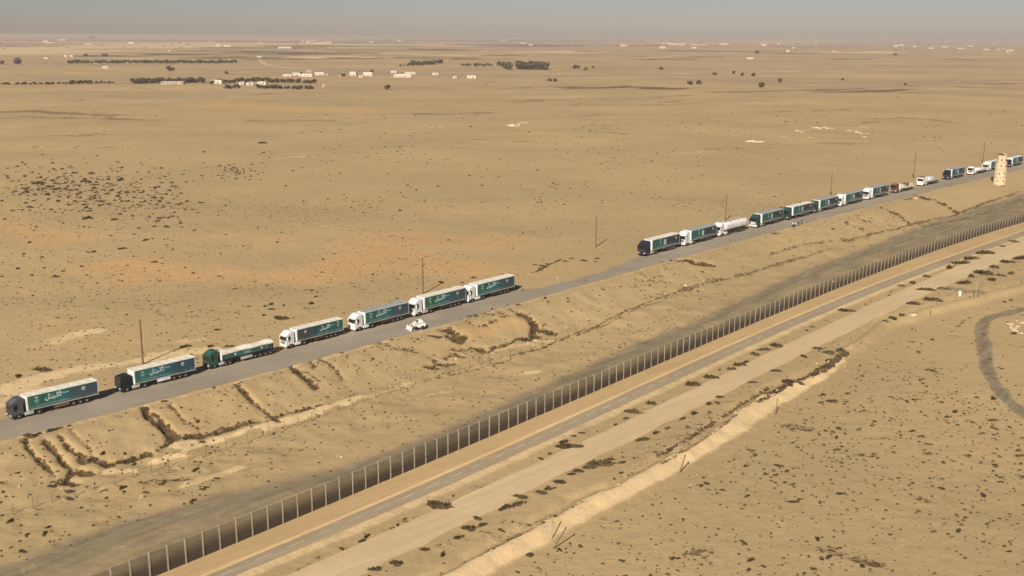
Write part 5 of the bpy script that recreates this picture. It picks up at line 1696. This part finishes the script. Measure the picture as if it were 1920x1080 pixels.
for px, py, hp, label in ((34, 121, 11, 'broad dark tree clump near the left edge, beyond the thin hedgerow'), (6, 121, 6, 'dark tree at the very left edge of the far plain'), (319, 134, 9, 'lone dark tree right below the longest far hedgerow'), (197, 107, 6, 'lone tree above the left part of the longest hedgerow'), (161, 106, 5, 'small lone tree left of another above the longest hedgerow'), (423, 139, 5, 'lone low tree left of the far farmhouses'), (729, 168, 8, 'lone dark tree on open plain right of the farm sheds'),
                          (1030, 153, 6, 'left one of two small round trees below the tall grove'), (1041, 153, 6, 'right one of two small round trees below the tall grove'), (1098, 132, 5, 'small tree right of the grove, alone'), (1112, 128, 4, 'tiny tree farthest right of the grove'), (1294, 159, 7, 'smaller of two round trees on the right plain'), (1311, 159, 8, 'larger of two round trees on the right plain'), (1427, 164, 9, 'darkest round tree alone on the right plain'), (1463, 155, 7, 'round tree right of the darkest lone tree'),
                          (1240, 131, 5, 'low tree beside a far pale field'), (1340, 141, 5, 'tree at the left end of the pale fields'), (1375, 138, 5, 'tree in the middle of the pale fields'), (1393, 143, 6, 'tree in front of the pale fields, left of another'), (1412, 143, 6, 'tree in front of the pale fields, right of another'), (1419, 101, 6, 'far thin tree on the right plain'), (172, 74, 6, 'hazy tree clump near the horizon at left'), (697, 137, 6, 'tree behind the middle farmhouse group'), (643, 144, 6, 'tree left of the middle farmhouse group'), (564, 139, 4, 'small tree among the left farmhouse group'), (1678, 105, 5, 'tiny far tree below the white sheds at right'), (1697, 160, 4, 'small tree far right on the plain'), (1580, 151, 4, 'small tree right of the round trees')):
    tree(px, py, hp, label, None, random.uniform(1.0, 1.4))
# hazy scrub and palms towards the horizon, read as one mass
n = 420
px = np.concatenate([rng.uniform(640, 1320, 260), rng.uniform(0, 640, 90), rng.uniform(1320, 1920, 70)])
py = np.concatenate([rng.uniform(73, 82, 260) + (px[:260] - 960) * .004, rng.uniform(70, 96, 90), rng.uniform(80, 94, 70)])
X, Y, Z = P(px, py, 20)
ok = np.isfinite(X) & (np.hypot(X, Y) < 30000) & (Y > 0)
X, Y = X[ok], Y[ok]
tm = [leaf_clump(500 + i, 16, .6, True) for i in range(4)]
S = np.hypot(X, Y) / FPX * rng.uniform(1.5, 4.5, len(X))
o = merged('far_woodland', X, Y, ground_z(X, Y), S, tm, 'tree', .7)
tag(o, 'hazy belt of distant trees along the horizon', 'woodland', kind='stuff')

# ------------------------------------------------------------------ far houses
HOUSES = [(396, 416, 157, 6, 'house', 'long white farm shed at the left of the sheds by the dark trees'), (449, 458, 159, 4, 'house', 'low white shed behind the second gap in the farm trees'), (461, 473, 160, 4, 'house', 'low white shed in the middle of the farm trees'), (483, 499, 159, 5, 'house', 'white shed between the two rows of farm trees'), (192, 202, 128, 3, 'house', 'small white hut below the longest hedgerow'), (302, 340, 158, 4, 'house_sand', 'low sandy shed under the left hedgerow'),
          (531, 546, 143, 3, 'house', 'low white house at the left end of the farmhouse row'), (548, 562, 142, 5, 'house', 'white house second from the left in the farmhouse row'), (563, 586, 144, 5, 'house', 'long white house in front of the left farmhouse group'), (574, 583, 136, 4, 'house_sand', 'sandy house behind the left farmhouse group'), (590, 607, 141, 5, 'house', 'white house right in the left farmhouse group'), (612, 616, 142, 3, 'house', 'tiny white hut between the left and middle farmhouses'), (637, 641, 144, 3, 'house', 'tiny white hut at the start of the middle farmhouses'), (656, 668, 142, 7, 'house', 'tall white house in the middle farmhouse group'), (681, 698, 143, 7, 'house', 'broad white house right in the middle farmhouse group'), (674, 681, 146, 4, 'house', 'small white house in front of the middle farmhouse group'),
          (733, 743, 137, 4, 'house', 'small white house behind the right farmhouse group'), (738, 770, 145, 5, 'house', 'long white house at the front of the right farmhouse group'), (758, 778, 139, 3, 'house', 'thin white house behind the long one on the right'), (811, 822, 141, 4, 'house', 'white hut alone right of the farmhouses'), (850, 857, 147, 3, 'house', 'small white hut left of the last white shed'), (876, 892, 147, 5, 'house', 'white shed farthest right of the farm row'), (603, 608, 164, 3, 'house', 'small white hut right of the farm trees'), (522, 546, 91, 3, 'house', 'long white shed far away beyond the farmhouses'), (580, 621, 82, 3, 'house_sand', 'very long pale shed near the horizon'), (483, 490, 108, 3, 'house', 'small hut at the start of the far pale road'),
          (1163, 1169, 87, 4, 'house', 'left one of two tiny white huts near the horizon'), (1170, 1175, 87, 4, 'house', 'right one of two tiny white huts near the horizon'), (1237, 1247, 91, 5, 'house', 'bright white house left of the far village'), (1253, 1272, 85, 3, 'house', 'long white wall of the far village'), (1274, 1284, 85, 6, 'house', 'tallest white house of the far village'), (1298, 1306, 91, 3, 'house', 'white hut below the far village'), (1297, 1322, 85, 2, 'house_sand', 'low sandy building in the far village'), (1349, 1365, 84, 4, 'house', 'white house at the right end of the far village'), (1400, 1412, 111, 3, 'house', 'small white hut on the right plain'),
          (1528, 1532, 83, 5, 'house', 'tiny white tower house right of the far village'), (1474, 1480, 98, 4, 'house', 'small white hut below and left of the tower house'), (1676, 1684, 88, 4, 'house', 'bright white house at far right, left of its neighbour'), (1686, 1694, 86, 3, 'house', 'pale house at far right, behind its neighbour'), (1712, 1717, 89, 3, 'house', 'tiny hut right of the two far right houses'), (1767, 1776, 90, 2, 'house', 'last pale hut near the right end of the horizon'),
          (120, 126, 107, 3, 'house', 'left one of two tiny huts on the left far plain'), (131, 137, 107, 3, 'house', 'right one of two tiny huts on the left far plain'), (83, 89, 111, 3, 'house', 'tiny hut left of the pair on the left far plain'), (243, 249, 117, 3, 'house', 'tiny hut just behind the middle of the longest hedgerow'), (273, 279, 117, 3, 'house', 'tiny hut behind the right half of the longest hedgerow'), (241, 250, 82, 3, 'house', 'pale hut high up near the left horizon'), (295, 299, 72, 4, 'house', 'pale hut almost at the left horizon'), (425, 433, 115, 3, 'house', 'white hut at the right end of the longest hedgerow'), (405, 412, 87, 3, 'house', 'small pale house near the horizon, left of two'), (420, 431, 88, 3, 'house', 'small pale house near the horizon, right of two')]
rs = random.Random(9)
for q in range(46):
    x, y = rs.choice([(rs.uniform(560, 960), rs.uniform(74, 81)), (rs.uniform(960, 1380), rs.uniform(77, 90)), (rs.uniform(60, 560), rs.uniform(72, 98)), (rs.uniform(1380, 1900), rs.uniform(82, 100))])
    HOUSES.append((x, x + rs.uniform(4, 13), y, rs.uniform(1.5, 3.2), rs.choice(['house', 'house_sand', 'house']), None))
for x0, x1, py, hp, mt, label in HOUSES:
    X, Y, Z = P([(x0 + x1) / 2], [py], 20)
    k = math.hypot(X[0], Y[0]) / FPX
    w, hgt, dp = (x1 - x0) * k, min(max(hp * k, 3.0), 14.0), max(min((x1 - x0) * k * .5, 14), 6)
    r = empty('house', (X[0], Y[0] + dp / 2, float(ground_z(X, Y)[0]) - .3), random.uniform(-.25, .25))
    hazy = label is None
    tag(r, label or 'tiny pale building lost in the haze of the far plain', 'house', 'hazy buildings near the horizon' if hazy else 'white houses and sheds on the far plain')
    b = MB().box((0, 0, hgt / 2), (w, dp, hgt), mt, .05)
    b.build('wall', r)
    g = MB()
    for s in (1, -1):
        g.box((0, s * (dp / 2 - .15), hgt + .25), (w, .3, .5), mt).box((s * (w / 2 - .15), 0, hgt + .25), (.3, dp - .62, .5), mt)
    g.box((0, 0, hgt + .04), (w - .62, dp - .62, .06), 'house_roof')
    g.build('roof', r)
    if hazy:
        continue
    nw = int(min(max(w / 5, 1), 6))
    for q in range(nw):
        x = (q + .5) / nw * w - w / 2
        wi = MB().box((0, 0, 0), (1.2, .12, 1.3), 'void').box((0, -.02, -.72), (1.5, .2, .12), mt).build('window', r)
        wi.location = (x, -dp / 2 - .03, 1.9 + .3)
    d_ = MB().box((0, 0, 1.1), (1.3, .14, 2.2), 'wood').build('door', r)
    d_.location = (w * .12, -dp / 2 - .03, .3)

# ------------------------------------------------------------------ the dusty air
hz = MB()
RB = 36000.0
z0, z1 = ZMIN - 1.5, max(H + 3.0, ZMAX + 3.0)
hz.v = [(-RB, -RB, z0), (RB, -RB, z0), (RB, RB, z0), (-RB, RB, z0), (-RB, -RB, z1), (RB, -RB, z1), (RB, RB, z1), (-RB, RB, z1)]
hz.f = [(0, 3, 2, 1), (4, 5, 6, 7), (0, 1, 5, 4), (1, 2, 6, 5), (2, 3, 7, 6), (3, 0, 4, 7)]
me = bpy.data.meshes.new('haze')
me.from_pydata(hz.v, [], hz.f)
hm = bpy.data.materials.new('dusty air')
hm.use_nodes = True
nt = hm.node_tree
nt.nodes.clear()
vo = nt.nodes.new('ShaderNodeVolumePrincipled')
vo.inputs['Color'].default_value = c4(HAZE_COLOR)
vo.inputs['Density'].default_value = HAZE_DENSITY
vo.inputs['Anisotropy'].default_value = 0.0
mo = nt.nodes.new('ShaderNodeOutputMaterial')
nt.links.new(vo.outputs[0], mo.inputs['Volume'])
me.materials.append(hm)
tag(link('haze', me), kind='stuff')
